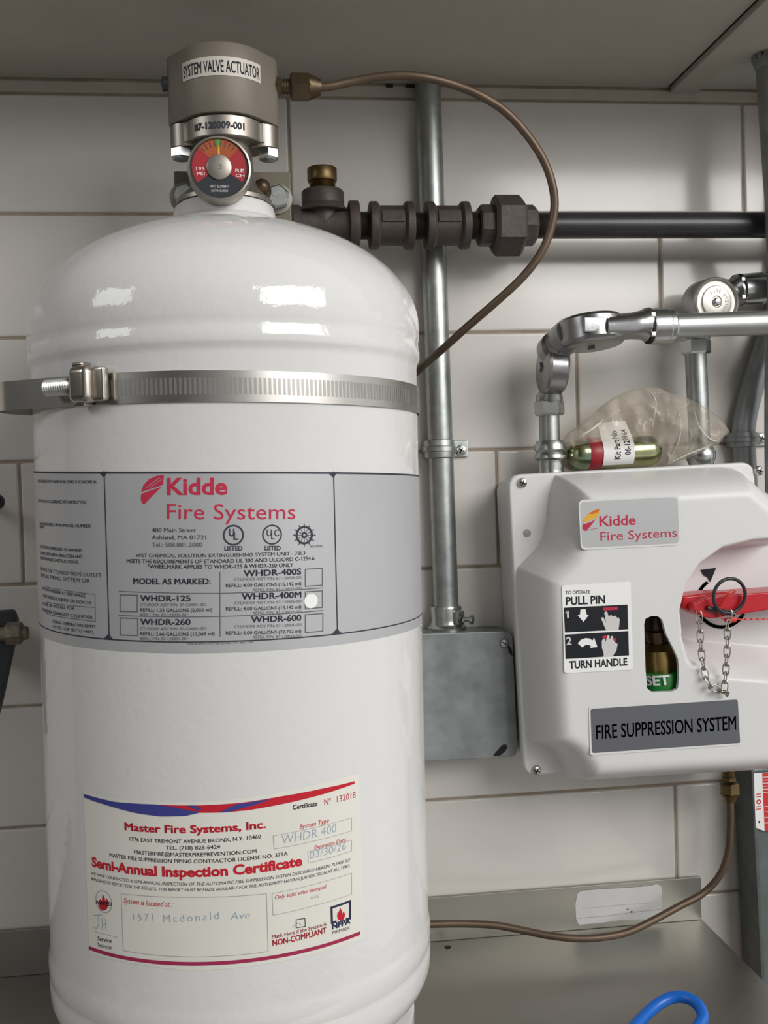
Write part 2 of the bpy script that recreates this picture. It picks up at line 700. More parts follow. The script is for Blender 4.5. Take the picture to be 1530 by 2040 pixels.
structure(mb.build('floor', mat('floor_tile', (0.28, 0.25, 0.22), 0.5, noise=0.1, nscale=4)))

# ================================================================== SHELF
SZ = ZO - 0.7495
shelf = thing('steel_shelf', 'stainless steel shelf with a low backsplash under the white cylinder', 'shelf', (0.0, -0.1, SZ))
mb = MB()
mb.prism([(-0.75, -0.42, SZ), (0.3853, -0.42, SZ), (0.3853, -0.004, SZ), (-0.75, -0.004, SZ)], (0, 0, -0.03), 0.001)
mb.build('shelf_top', SHELF, shelf)
mb = MB()
mb.prism([(-0.75, -0.0055, SZ), (0.3845, -0.0055, SZ), (0.3845, -0.0055, SZ + 0.0398), (-0.75, -0.0055, SZ + 0.0398)], (0, 0.0045, 0), 0.0008)
bs = mb.build('backsplash', SHELF, shelf)
d = Decal(PlaneSurf(-0.0055), 0.0002)
res = [(1150, 1780), (1158, 1774), (1200, 1771), (1250, 1768), (1290, 1765), (1308, 1761), (1316, 1764), (1319, 1775), (1318, 1800), (1320, 1822), (1312, 1826), (1280, 1831), (1240, 1832),
       (1200, 1838), (1153, 1842), (1150, 1836), (1147, 1828), (1146, 1800)]
d.poly(res, RESID, 1)
for (u, v, w) in ((1250, 1811, 2.6), (1258, 1816, 3.0), (1276, 1764, 1.6)):
    d.disc((u, v), w, INKGREY, 2, n=9)
d.stroke([(1152, 1829), (1210, 1824), (1262, 1817), (1318, 1811)], 1.6, PLINE, 2)
d.stroke([(1160, 1810), (1230, 1803), (1300, 1798)], 0.9, PLINE, 2)
d.build('adhesive_residue', bs)


class TopSurf:
    step = None

    def inv(self, u, v):
        p = atz(u, v, SZ)
        return Vector((p.x, p.y))

    def fwd(self, x, y, h):
        return Vector((x, y, SZ + h))


d = Decal(TopSurf(), 0.0002)
d.disc((892, 1887), 5, GAPM, 1, n=12, sc=0.0006)
d.build('drain_hole', shelf)

# ================================================================== THE WHITE CYLINDER
TX, TY, TR, LEAN = -0.0244, -0.1619, 0.1319, 0.0066
ZREF = ZO - 0.328


def shear(q):
    return Vector((q.x + LEAN * (q.z - ZREF), q.y, q.z))


tank = thing('extinguisher_cylinder', 'large white upright fire extinguisher cylinder standing on the steel shelf', 'gas cylinder', (TX, TY, SZ))
zeq = ZO - 0.2305
prof = []
b_top = 0.0765
for k in range(0, 25):
    a = PI / 2 * (1 - k / 24)
    prof.append((0.1342 * math.cos(a), zeq + b_top * math.sin(a)))
prof += [(0.1342, zeq - 0.006), (0.1338, zeq - 0.009), (0.1333, zeq - 0.0115), (0.1337, zeq - 0.0145), (0.1343, zeq - 0.018), (0.1342, zeq - 0.0215), (0.1337, zeq - 0.0238), (0.1324, zeq - 0.0256), (TR, zeq - 0.029)]
zlo = ZO - 0.642
prof += [(TR, zlo), (0.1325, zlo - 0.004), (0.1333, zlo - 0.009), (0.1333, zlo - 0.015), (0.1325, zlo - 0.019), (0.1322, zlo - 0.0205), (0.1330, zlo - 0.023)]
for k in range(1, 14):
    a = PI / 2 * k / 13 * 0.62
    prof.append((0.1330 * math.cos(a), zlo - 0.030 - 0.058 * math.sin(a)))
prof += [(0.118, zlo - 0.070), (0.1205, zlo - 0.071), (0.1205, SZ + 0.002), (0.119, SZ + 0.0003), (0.114, SZ + 0.0003), (0.1135, zlo - 0.073)]
mb = MB()
mb.lathe((TX, TY, 0), (0, 0, 1), prof, n=224, xf=shear, caps=False)
mb.build('shell', WHITE, tank, sharp=60)
mb = MB()
mb.lathe((TX, TY, 0), (0, 0, 1), [(0.047, ZO - 0.172), (0.0445, ZO - 0.164), (0.0405, ZO - 0.158), (0.0395, ZO - 0.1555), (0.0365, ZO - 0.153), (0.0345, ZO - 0.1445), (0.032, ZO - 0.142), (0.02, ZO - 0.142)], n=72, xf=shear)
mb.build('neck_collar', WHITE, tank)

ts = CylSurf(TX, TY, TR, LEAN, ZREF)
# ---- silver nameplate wrapped round the shell
d = Decal(ts, 0.0002)
tl, tr_ = ts.inv(150, 939.5), ts.inv(760, 942)
bl, br = ts.inv(140, 1285.5), ts.inv(769, 1268.6)


def line_at(a, b, s):
    return a.y + (b.y - a.y) * (s - a.x) / (b.x - a.x)


S0, S1 = -0.27, 0.27
NS = 60
vs, fs = [], []
for k in range(NS + 1):
    s = S0 + (S1 - S0) * k / NS
    vs += [(s, line_at(tl, tr_, s)), (s, line_at(bl, br, s))]
for k in range(NS):
    fs.append([2 * k, 2 * k + 1, 2 * k + 3, 2 * k + 2])
d.shape(vs, fs, FOIL, 0)


def hline(fr, w, s0=S0, s1=S1):
    """line along the plate; fr 0 at the top edge, 1 at the bottom edge"""
    P = []
    for k in range(31):
        s = s0 + (s1 - s0) * k / 30
        t, b_ = line_at(tl, tr_, s), line_at(bl, br, s)
        P.append((s, t + (b_ - t) * fr))
    d.stroke(P, w, INK, 1, local=True)


hline(0.006, 0.0011)
hline(0.938, 0.0008)


def vdiv(u):
    s = ts.inv(u, 1100).x
    t, b_ = line_at(tl, tr_, s), line_at(bl, br, s)
    b_ = t + (b_ - t) * 0.938
    d.stroke([(s, t), (s, b_)], 0.0008, INK, 1, local=True)
    for zz, sg in ((t, -1), (b_, 1)):
        r = 0.0045
        P = [(s - r, zz)]
        for k in range(5):
            q = k / 4
            P.append((s - r * (1 - q) ** 2, zz + sg * r * 1.2 * q ** 1.6))
        for k in range(5):
            q = 1 - k / 4
            P.append((s + r * (1 - q) ** 2 + 1e-5, zz + sg * r * 1.2 * q ** 1.6 + 1e-6))
        d.polyl(P[::-1] if sg > 0 else P, INK, 1)


vdiv(213)
vdiv(668)
# maker's mark
d.poly([(327, 946), (312, 948), (297, 955), (286, 967), (282, 980), (303, 973), (325, 966)], REDINK, 1)
d.poly([(282, 984), (281, 994), (284, 1003), (289, 1004), (297, 995), (310, 982), (322, 970), (303, 976)], REDINK, 1)
for a, b in (((290, 973), (318, 952)), ((300, 971), (322, 955))):
    d.stroke([a, b], 0.9, FOIL, 2)
d.text('Kidde', (333, 985), (453, 984.5), 34, REDINK, 1, bold=0.028)
d.text('Fire Systems', (333, 1034), (588, 1034), 32, REDINK, 1, bold=0.0)
for t, x1, y in (('400 Main Street', 391, 1060), ('Ashland, MA 01721', 411, 1074.5), ('Tel.: 508.881.2000', 403, 1089)):
    d.text(t, (303, y), (x1, y), 9, INKGREY, 1, bold=0.012)
d.ring((465, 1066), 15, 18, INK, 1)
d.text('U', (456, 1068), (467, 1068), 15, INK, 1, bold=0.03)
d.text('L', (465, 1075), (475, 1075), 15, INK, 1, bold=0.03)
d.text('LISTED', (447, 1096.5), (483, 1096.5), 9, INK, 1, bold=0.03)
d.ring((542, 1065), 15, 17.5, INK, 1)
d.text('U', (531, 1068), (541, 1068), 14, INK, 1, bold=0.01)
d.text('L', (540, 1074), (547, 1074), 13, INK, 1, bold=0.01)
d.text('C', (546, 1068), (556, 1068), 14, INK, 1, bold=0.01)
d.text('LISTED', (527, 1096), (559, 1096), 9, INK, 1, bold=0.03)
d.ring((606, 1066), 12.5, 16.5, INK, 1)
d.ring((606, 1066), 2.2, 5.5, INK, 1)
for k in range(12):
    a = 2 * PI * k / 12
    for r0, r1 in ((16, 21.5), (6, 12.5)):
        d.stroke([(606 + r0 * math.cos(a), 1066 + r0 * math.sin(a)), (606 + r1 * math.cos(a), 1066 + r1 * math.sin(a))], 1.6 if r0 > 10 else 1.0, INK, 1)
d.text('001/0006', (617, 1091), (642, 1090), 5, INKGREY, 1)
d.text('WET CHEMICAL SOLUTION EXTINGUISHING SYSTEM UNIT - 78L3', (271, 1109.5), (608, 1105), 7.5, INKGREY, 1, bold=0.012)
d.text('MEETS THE REQUIREMENTS OF STANDARD UL 300 AND ULC/ORD C-1254.6', (253, 1121), (626, 1115.5), 8, INK, 1, bold=0.012)
d.text('*WHEELMARK APPLIES TO WHDR-125 & WHDR-260 ONLY', (294, 1132), (584, 1129), 8, INK, 1, bold=0.012)
d.text('MODEL AS MARKED:', (266, 1163), (420, 1163.5), 12, INK, 1, bold=0.035)
d.stroke([(438, 1140), (438.5, 1268)], 1.5, INKGREY, 1)
d.stroke([(238, 1178), (300, 1180), (380, 1182), (440, 1182), (540, 1178), (643, 1171)], 1.5, INKGREY, 1)
d.stroke([(238, 1226), (300, 1228), (380, 1229), (440, 1228), (540, 1224), (643, 1216)], 1.5, INKGREY, 1)


def tickbox(q):
    d.stroke(q, 1.8, INKGREY, 1, closed=True)


tickbox([(240, 1185), (274, 1185.5), (274, 1218.5), (240, 1218)])
tickbox([(240, 1231), (275, 1232), (275, 1266), (240.5, 1265)])
tickbox([(608, 1134), (642, 1132), (642, 1166), (608, 1168)])
tickbox([(608, 1179), (642, 1177), (642, 1210), (608, 1213)])
tickbox([(608, 1224.5), (643, 1222), (643, 1257), (608, 1260)])
d.disc((619, 1197), 13, WPAINT, 3)
for (nm, pn, vol, rf, a, x1, yb, ys) in (
        ('WHDR-125', 'CYLINDER ASSY P/N: 87-120001-001', 'REFILL: 1.33 GALLONS (5,035 ml)', 'REFILL P/N: 87-120030-001', 280, 380, 1197, (1207, 1218, 1227.5)),
        ('WHDR-260', 'CYLINDER ASSY P/N: 87-120002-001', 'REFILL: 2.66 GALLONS (10,069 ml)', 'REFILL P/N: 87-120031-001', 280, 380, 1244, (1254.5, 1265.5, 1275))):
    d.text(nm, (a, yb), (x1, yb + 0.5), 12, INK, 1, bold=0.035)
    d.text(pn, (a, ys[0]), (a + 130, ys[0]), 6, INKGREY, 1)
    d.text(vol, (a, ys[1]), (a + (143 if nm[-1] == '5' else 148), ys[1]), 7, INK, 1, bold=0.015)
    d.text(rf, (a, ys[2]), (a + 94, ys[2]), 6, INKGREY, 1)
for (nm, pn, vol, rf, x0, yl, yr, ys) in (
        ('WHDR-400S', '87-120003-001', '4.00 GALLONS (15,142 ml)', '87-120032-001', 485, 1148, 1144, (1157, 1169.5, 1177)),
        ('WHDR-400M', '87-120006-001', '4.00 GALLONS (15,142 ml)', '87-120032-001', 481, 1194, 1190, (1204, 1216, 1223)),
        ('WHDR-600', '87-120005-001', '6.00 GALLONS (22,712 ml)', '87-120033-001', 500, 1240, 1236, (1251, 1264, 1271))):
    d.text(nm, (x0, yl), (600, yr), 12.5, INK, 1, bold=0.035)
    d.text('CYLINDER ASSY P/N: ' + pn, (467, ys[0]), (600, ys[0] - 4), 6, INKGREY, 1)
    d.text('REFILL: ' + vol, (450, ys[1]), (600, ys[1] - 4), 7, INK, 1, bold=0.015)
    d.text('REFILL P/N: ' + rf, (504, ys[2] + 1), (600, ys[2] - 2), 6, INKGREY, 1)
d.text('NAMEPLATE P/N 06-231867-197 REV. AH', (373, 1284), (505, 1281), 5.5, INKGREY, 1)
# left panel lines
for (t, x0, y0, x1, y1, h, b) in (
        ('WHEN OVERHEAD UP TO MAXIMUM ALLOWED IS ECONOMICAL', 76, 961, 194, 963, 6.5, 0.01),
        ('WHEN INSTALLED IN ACCORDANCE WITH INSTRUCTION', 77, 1000, 172, 1004, 6.5, 0.01),
        ('WHEN SPECIFIED UPON MODEL NUMBER.', 80, 1046, 183, 1051, 6.5, 0.01),
        ('MANUAL', 80, 1052, 89, 1053, 6, 0.01),
        ('THIS CYLINDER NUMBER SHALL BY LAW MUST', 81, 1091, 164, 1100, 6.5, 0.01),
        ('COMPLY WITH NFPA OPERATION AND', 81, 1104, 165, 1112, 6.5, 0.01),
        ('MAINTENANCE INSTRUCTIONS.', 82, 1114, 158, 1123, 6.5, 0.01),
        ('REMOVE THE CYLINDER VALVE OUTLET', 82, 1136, 203, 1150, 8, 0.0),
        ('BEFORE PIPING SYSTEM OR', 83, 1149, 180, 1161, 8, 0.0),
        ('WITHOUT PRESSURE AT DISCHARGE', 85, 1174, 171, 1190, 6.5, 0.01),
        ('CAUSE SERIOUS INJURY OR DEATH!', 85, 1188, 183, 1204, 6.5, 0.01),
        ('STORE OR INSTALL FOR', 86, 1205, 149, 1215, 6.5, 0.01),
        ('PRESSURE CHARGED CYLINDER', 86, 1217, 186, 1233, 6.5, 0.01),
        ('STORAGE TEMPERATURE LIMITS', 104, 1240, 191, 1251, 6.0, 0.01),
        ('+32F TO +120F (0C TO +49C)', 105, 1250, 187, 1262, 6.0, 0.01)):
    d.text(t, (x0, y0), (x1, y1), h, INK, 1, bold=b)
d.stroke([(90, 1168), (130, 1176), (190, 1184), (191, 1238), (150, 1233), (92, 1222)], 1.2, INKGREY, 1)
d.stroke([(92, 1199), (140, 1206), (190, 1210)], 1.2, INKGREY, 1)
plate = d.build('nameplate', tank)
plate['label'] = 'silver grey printed nameplate'

# ---- inspection sticker
d = Decal(ts, 0.0002)
top = [(167, 1577), (230, 1590), (310, 1597), (400, 1597), (480, 1591), (560, 1578), (640, 1560), (714, 1541)]
bot = [(726, 1868), (650, 1893), (560, 1914), (450, 1930), (360, 1932), (280, 1921), (178, 1899)]
d.poly(top + bot, PAPER, 0)
d.poly([(300, 1602), (400, 1604), (480, 1599), (560, 1586), (640, 1571), (706, 1556), (706, 1561), (650, 1580), (570, 1600), (500, 1613), (450, 1618), (400, 1619)], PRED, 1)
d.poly([(168, 1581), (230, 1597), (310, 1602), (350, 1608), (400, 1618), (370, 1625), (320, 1626), (270, 1619), (215, 1604), (168, 1588)], PBLUE, 2)
d.poly([(372, 1604), (388, 1604), (404, 1613), (393, 1614)], PBLUE, 2)
d.poly([(436, 1618), (470, 1602), (542, 1590), (505, 1604), (455, 1617)], PBLUE, 2)
d.text('Certificate', (583, 1613), (632, 1604.5), 10, INKBLACK, 1, bold=0.02)
d.text('Nº', (646, 1604), (659, 1601), 13, PRED, 1)
d.text('132018', (671, 1598), (708, 1588.5), 13, PRED, 1, bold=-0.004)


def slab(s, p0, p1, h):
    d.text(s, p0, p1, h, PRED, 1, bold=0.04)


slab('Master Fire Systems, Inc.', (249, 1653), (530, 1648.5), 16)
d.text('1776 EAST TREMONT AVENUE BRONX, N.Y. 10460', (259, 1674.5), (520, 1669.5), 8, INK, 1, bold=0.01)
d.text('TEL. (718) 828-6424', (331, 1692), (439, 1690), 8, INK, 1, bold=0.01)
d.text('MASTERFIRE@MASTERFIREPREVENTION.COM', (268, 1700.5), (511, 1698.5), 8, INK, 1, bold=0.01)
d.text('MASTER FIRE SUPPRESSION PIPING CONTRACTOR LICENSE NO. 371A', (219, 1706), (573, 1703.5), 8, INK, 1, bold=0.01)
slab('Semi-Annual Inspection Certificate', (184, 1725), (602, 1723), 20)
d.text('WE HAVE CONDUCTED A SEMI-ANNUAL INSPECTION OF THE AUTOMATIC FIRE SUPPRESSION SYSTEM DESCRIBED HEREIN. PLEASE SEE', (183, 1742), (698, 1715), 6.5, INK, 1, shear=0.2)
d.text('RANGEHOOD REPORT FOR THE RESULTS. THIS REPORT MUST BE MADE AVAILABLE FOR THE AUTHORITY HAVING JURISDICTION AT ALL TIMES.', (183, 1753), (697, 1726.5), 6.5, INK, 1, shear=0.2)
d.ring((207, 1796), 19, 20.5, PLINE, 1)
FL = [(0, 17), (-8, 14), (-12, 5), (-11, -4), (-8, 2), (-7, -8), (-4, -2), (-2, -19), (3, -9), (4, -2), (7, -9), (9, 2), (12, -3), (11, 6), (7, 14)]
d.poly([(207 + x * 0.85, 1798 + y * 0.95) for x, y in FL[::-1]], PRED, 1)
d.text('NAFED', (192, 1800), (224, 1805), 8, INKBLACK, 2, bold=0.02, shear=0.3)
d.stroke([(188, 1823), (204, 1822)], 1.2, PEN, 1)
d.stroke([(196, 1823), (198, 1840), (193, 1850), (187, 1846)], 1.2, PEN, 1)
d.stroke([(204, 1830), (205, 1851)], 1.2, PEN, 1)
d.stroke([(211, 1830), (212, 1853)], 1.2, PEN, 1)
d.stroke([(205, 1842), (212, 1841)], 1.2, PEN, 1)
d.stroke([(188, 1855), (210, 1861), (235, 1867)], 0.8, PLINE, 1)
d.text('Service', (195, 1873), (223, 1878), 9, INKBLACK, 1, bold=0.01, shear=0.2)
d.text('Technician', (195, 1885), (224, 1891), 8, INK, 1, shear=0.2)
d.stroke([(242, 1780), (300, 1785), (390, 1787), (470, 1785), (531, 1780), (534, 1895), (460, 1903), (390, 1906), (320, 1903), (246, 1893)], 1.0, PLINE, 1, closed=True)
d.text('System is located at :', (247, 1798), (345, 1806.5), 11, PRED, 1, shear=0.3)
d.text('1571', (266, 1833), (307, 1834), 15, PEN, 1, bold=-0.012, shear=0.08, spacing=1.3)
d.text('Mcdonald', (326, 1837), (437, 1830), 16, PEN, 1, bold=-0.012, shear=0.05, spacing=1.3)
d.text('Ave', (459, 1832), (498, 1828), 15, PEN, 1, bold=-0.012, shear=0.15)
d.text('System Type', (597, 1651), (655, 1638), 9.5, PRED, 1, shear=0.2)
d.stroke([(544, 1665), (624, 1649), (700, 1629), (700, 1655), (626, 1675), (546, 1691)], 0.9, PLINE, 1, closed=True)
d.text('WHDR 400', (562, 1681), (670, 1657), 18, PEN, 1, bold=-0.014, shear=0.1)
d.text('Expiration Date:', (626, 1692), (690, 1675), 8.5, PRED, 1, shear=0.2)
d.stroke([(613, 1697), (657, 1686), (700, 1673), (700, 1695), (658, 1708), (614, 1719)], 0.9, PLINE, 1, closed=True)
d.text('03/30/26', (617, 1711), (689, 1691), 15, PEN, 1, bold=-0.012, shear=0.1)
d.stroke([(542, 1780), (622, 1762), (700, 1739), (700, 1781), (622, 1805), (544, 1823)], 0.9, PLINE, 1, closed=True)
d.text('Only Valid when stamped', (548, 1791.5), (650, 1769), 8.5, PRED, 1, shear=0.25)
d.text('AVE', (618, 1792), (636, 1788), 7, PLINE, 1, bold=-0.015)
d.stroke([(590, 1832), (607, 1829), (608, 1845), (590, 1848)], 1.4, INK, 1, closed=True)
d.stroke([(583, 1846), (594, 1838), (600, 1842)], 1.0, PEN, 1)
d.text('Mark Here if the System is', (542, 1870), (650, 1843), 8, PRED, 1, bold=0.01)
d.text('NON-COMPLIANT', (543, 1884), (650, 1857.5), 12, PRED, 1, bold=0.03)
d.stroke([(661, 1838), (660, 1808), (697, 1795), (697, 1829)], 4.2, NAVY, 1)
d.stroke([(661, 1838), (668, 1836)], 4.2, NAVY, 1)
d.stroke([(697, 1829), (690, 1831)], 4.2, NAVY, 1)
d.poly([(679 + x * 0.65, 1822 + y * 0.72) for x, y in FL[::-1]], PRED, 1)
d.text('NFPA', (661, 1851), (698, 1838.5), 11, NAVY, 1, bold=0.05)
d.text('MEMBER', (662, 1861), (697, 1850.5), 6.5, INKGREY, 1)
a, b = ts.inv(180, 1888.5), ts.inv(714, 1859.5)
P = [a.lerp(b, k / 40) for k in range(41)]
d.stroke(P, 0.0022, PURPLE, 1, local=True)
st = d.build('inspection_sticker', tank)
st['label'] = 'cream inspection certificate sticker'

# ================================================================== HOSE CLAMP ROUND THE CYLINDER
cl = thing('hose_clamp', 'stainless slotted worm-drive band clamp round the white cylinder', 'hose clamp', tuple(ts.fwd(ts.inv(450, 770).x, ts.inv(450, 770).y, 0)))
RB = 0.1324
zc0 = ts.inv(450, 769).y
TILT = -0.020


def band_z(x):
    return zc0 + TILT * (x - TX)


plan = []
for k in range(0, 46):                      # right rear, round the front, to the left front
    th = math.radians(150 - k * (150 + 40) / 45)
    plan.append(Vector((TX + LEAN * 0.1 + RB * math.sin(th), TY - RB * math.cos(th), 0)))
pl = at(5, 785, -0.200)
plan += [Vector((pl.x + 0.018, -0.2330, 0)), Vector((pl.x + 0.004, -0.2200, 0)), Vector((pl.x, -0.2040, 0)), Vector((pl.x + 0.006, -0.184, 0)), Vector((pl.x + 0.024, -0.165, 0)), Vector((TX - 0.1375, -0.135, 0)),
         Vector((TX - 0.128, -0.100, 0)), Vector((TX - 0.105, -0.070, 0)), Vector((TX - 0.07, -0.042, 0)), Vector((TX, -0.0275, 0))]
pp = catmull(plan, 4)
HB = 0.0090
vs, fs = [], []
for i, p in enumerate(pp):
    t = (pp[min(i + 1, len(pp) - 1)] - pp[max(i - 1, 0)]).normalized()
    nrm = Vector((t.y, -t.x, 0))
    if nrm.dot(p - Vector((TX, TY, 0))) < 0:
        nrm = -nrm
    z = band_z(p.x)
    for (o, h) in ((0, -HB), (0.0008, -HB), (0.0008, HB), (0, HB)):
        vs.append(Vector((p.x, p.y, z + h)) + nrm * o)
for i in range(len(pp) - 1):
    for k in range(4):
        fs.append([i * 4 + k, i * 4 + (k + 1) % 4, i * 4 + 4 + (k + 1) % 4, i * 4 + 4 + k])
mb = MB()
mb.add(vs, fs, 0)
cs = CylSurf(TX + LEAN * 0.1, TY, RB + 0.0008)
SLOT = mat('band_slot', (0.36, 0.35, 0.33), 0.3, metal=0.6)
s = cs.inv(216, 770).x
while s < 0.16:
    c = cs.fwd(s, 0, 0)
    z = band_z(c.x)
    L = [cs.fwd(s - 0.00095, z - 0.0048, 0.00008), cs.fwd(s + 0.00075, z - 0.0048, 0.00008), cs.fwd(s + 0.00075, z + 0.0048, 0.00008), cs.fwd(s - 0.00095, z + 0.0048, 0.00008)]
    mb.add(L, [[0, 1, 2, 3]], 1)
    s += 0.00285
mb.build('band', [STEEL, SLOT], cl, sharp=50)
hp = cs.inv(184, 768)
hc = cs.fwd(hp.x, hp.y, 0.007)
th = hp.x / RB
RM = Matrix.Rotation(th, 3, 'Z')
HOUS = mat('clamp_housing', (0.56, 0.51, 0.45), 0.24, metal=1.0, noise=0.2, nscale=60)
mb = MB()
mb.box(hc, (0.0155, 0.0125, 0.0215), 0.0042, rot=RM, seg=4)
mb.box(hc + RM @ Vector((0.010, 0.003, 0.0)), (0.010, 0.006, 0.020), 0.002, mi=0, rot=RM, seg=2)
mb.box(hc + RM @ Vector((-0.003, 0.002, 0.0118)), (0.009, 0.008, 0.003), 0.0013, rot=RM)
mb.box(hc + RM @ Vector((-0.003, 0.002, -0.0112)), (0.009, 0.008, 0.003), 0.0013, rot=RM)
mb.build('screw_housing', HOUS, cl)
mb = MB()
ax = RM @ Vector((-1, 0, 0))
prof = []
t = 0.0
while t < 0.0235:
    prof += [(0.0043, t), (0.0055, t + 0.0009), (0.0043, t + 0.0018)]
    t += 0.0019
prof += [(0.0035, 0.0255), (0.0015, 0.0275)]
mb.lathe(hc + ax * 0.005 + RM @ Vector((0, 0.0005, 0)), ax, prof, 20)
mb.build('worm_screw', ZINC, cl, sharp=15)

# ================================================================== VALVE ON TOP OF THE CYLINDER
VX, VY = TX + LEAN * 0.2, TY
zf_top = at(445, 226, -0.19).z              # underside of the actuator cap
zf_bot = at(445, 268, -0.19).z
val = thing('cylinder_valve', 'nickel valve body with a round red-dial pressure gauge on the white cylinder neck', 'valve', (VX, VY, ZO - 0.142))
mb = MB()
mb.lathe((VX, VY, 0), (0, 0, 1), [(0.0335, ZO - 0.1417), (0.0335, ZO - 0.139), (0.030, ZO - 0.136), (0.0245, ZO - 0.131), (0.022, ZO - 0.124), (0.0205, ZO - 0.11), (0.0205, zf_bot - 0.001), (0.0225, zf_bot - 0.0005), (0.0225, zf_bot - 0.0002)], 56)
mb.lathe((VX, VY - 0.004, ZO - 0.118), (0, 1, 0), [(0.019, 0), (0.019, 0.034)], 40)
mb.build('valve_body', NICK, val)
yp = -0.128                                 # outlet flange plate behind the valve
mb = MB()
q = [at(346, 340, yp), at(579, 343, yp), at(581, 470, yp), at(348, 470, yp)]
mb.prism(q, (0, 0.008, 0), 0.0012)
mb.build('flange_plate', BRACK, val)
for (u, v, rb) in ((369, 395, 0.0088), (552, 397, 0.0092)):
    p = at(u, v, yp)
    mb = MB()
    mb.lathe(p, (0, -1, 0), [(0.0112, 0), (0.0112, 0.0018), (0.0105, 0.0022)], 32, mi=1)
    mb.hexa(p + Vector((0, -0.0022, 0)), p + Vector((0, -0.0092, 0)), rb, phase=0.3)
    mb.lathe(p + Vector((0, -0.0092, 0)), (0, -1, 0), [(rb * 0.8, 0), (rb * 0.75, 0.0004)], 28)
    for k in range(3):
        mb.box(p + Vector((-0.002 + 0.002 * k, -0.0097, 0.0015)), (0.0009, 0.0006, 0.004), rot=Matrix.Rotation(0.5, 3, 'Y'))
    mb.build('flange_bolt', [ZINC, mat('dull_washer', (0.25, 0.235, 0.21), 0.6, metal=0.6)], val)
p = at(527, 372, -0.162)
mb = MB()
mb.lathe(p + Vector((-0.004, 0.02, -0.002)), Vector((0.1, -1, 0.05)), [(0.0075, 0), (0.0075, 0.014), (0.0058, 0.016), (0.0058, 0.023), (0.004, 0.026), (0.001, 0.0275)], 28)
mb.build('relief_plug', BRASSD, val)

# gauge
gc = at(437, 335, -0.214)
gd = Vector((0.02, -1, -0.03)).normalized()
mb = MB()
g0 = gc - gd * 0.026
mb.lathe(g0, gd, [(0.012, 0), (0.0170, 0.006), (0.0205, 0.010), (0.0207, 0.024), (0.0204, 0.0262), (0.0192, 0.0266), (0.0188, 0.0252)], 64, caps=False)
gauge = mb.build('pressure_gauge', NICK, val)
gauge['label'] = 'round gauge with a red dial'


class DialSurf:
    step = None
    ex = Vector((1, 0, 0))

    def __init__(self):
        self.n = gd
        self.x = (Vector((1, 0, 0)) - gd * gd.x).normalized()
        self.y = self.x.cross(gd) * -1
        if self.y.z < 0:
            self.y = -self.y
        self.c = gc - gd * 0.0012

    def inv(self, u, v):
        return Vector(((u - 437) * 0.000331, (334 - v) * 0.000331))

    def fwd(self, x, y, h):
        return self.c + self.x * x + self.y * y + self.n * h


ds = DialSurf()
d = Decal(ds, 0.0001, 0.00012)
d.disc((437, 334), 57, DIALBK, 0, n=48, sc=0.000331)
R2 = math.radians


def arc(r0, r1, a0, a1, m, lay):
    d.ring((437, 331), r0, r1, m, lay, 30, R2(a0), R2(a1), 0.000331)


arc(8, 53, -33, 215, DIALRED, 1)
arc(20, 53, 42, 138, DIALOR, 2)
arc(20, 53, 86, 95, DIALGR, 3)
for k in range(8):
    aa = 52 + k * 11 - (0 if k < 4 else -4)
    d.ring((437, 331), 40, 50, INK, 3, 3, R2(aa - 1), R2(aa + 1), 0.000331)
d.text('195', (392, 338), (408, 338), 7, WPAINT, 2)
d.text('PSI', (393, 347), (408, 347), 6, WPAINT, 2)
d.text('RE', (468, 341), (485, 341), 7, WPAINT, 2)
d.text('CH', (468, 350), (485, 350), 6, WPAINT, 2)
d.text('WET ELEMENT', (418, 371), (455, 371), 5.5, HANDG, 2)
d.text('EXTINGUISH', (420, 379), (452, 379), 4.5, HANDG, 2)
d.poly([(434, 331), (440, 331), (438.5, 298), (437, 288), (435.5, 298)][::-1], YEL, 4)
d.build('dial_face', gauge)
mb = MB()
mb.lathe(ds.fwd(-0.0002, 0.0008, 0.0004), gd, [(0.0080, 0), (0.0080, 0.0008), (0.0072, 0.0012), (0.0016, 0.0013), (0.0012, 0.0008)], 40)
mb.build('dial_hub', NICK, gauge)


# actuator
def hull_outline(r0, r1, off, n=18):
    """central circle r0 and two lobes r1 at +-off, joined by tangents"""
    import itertools
    pts = []
    for cx, r in ((0, r0), (off, r1), (-off, r1)):
        for k in range(n * 4):
            a = 2 * PI * k / (n * 4)
            pts.append((cx + r * math.cos(a), r * math.sin(a)))
    pts = sorted(set((round(x, 6), round(y, 6)) for x, y in pts))

    def half(ps):
        h = []
        for p in ps:
            while len(h) >= 2 and (h[-1][0] - h[-2][0]) * (p[1] - h[-2][1]) - (h[-1][1] - h[-2][1]) * (p[0] - h[-2][0]) <= 0:
                h.pop()
            h.append(p)
        return h
    lo, up = half(pts), half(pts[::-1])
    return lo[:-1] + up[:-1]


act = thing('valve_actuator', 'bronze grey valve actuator cap bolted on top of the nickel valve', 'actuator', (VX, VY, zf_bot))
AX = at(446, 230, VY).x
z_top = at(445, 79, -0.1925).z
ol = hull_outline(0.0315, 0.0105, 0.0275)
mb = MB()


def loft(outs, zs, mi=0):
    n = len(outs[0])
    vs, fs = [], []
    for o, z in zip(outs, zs):
        vs += [Vector((AX + x, VY + y, z)) for x, y in o]
    for i in range(len(zs) - 1):
        for k in range(n):
            k2 = (k + 1) % n
            fs.append([i * n + k, i * n + k2, (i + 1) * n + k2, (i + 1) * n + k])
    fs.append(list(range(n))[::-1])
    fs.append([(len(zs) - 1) * n + k for k in range(n)])
    mb.add(vs, fs, mi)


def sc(o, k):
    return [(x * k, y * k) for x, y in o]


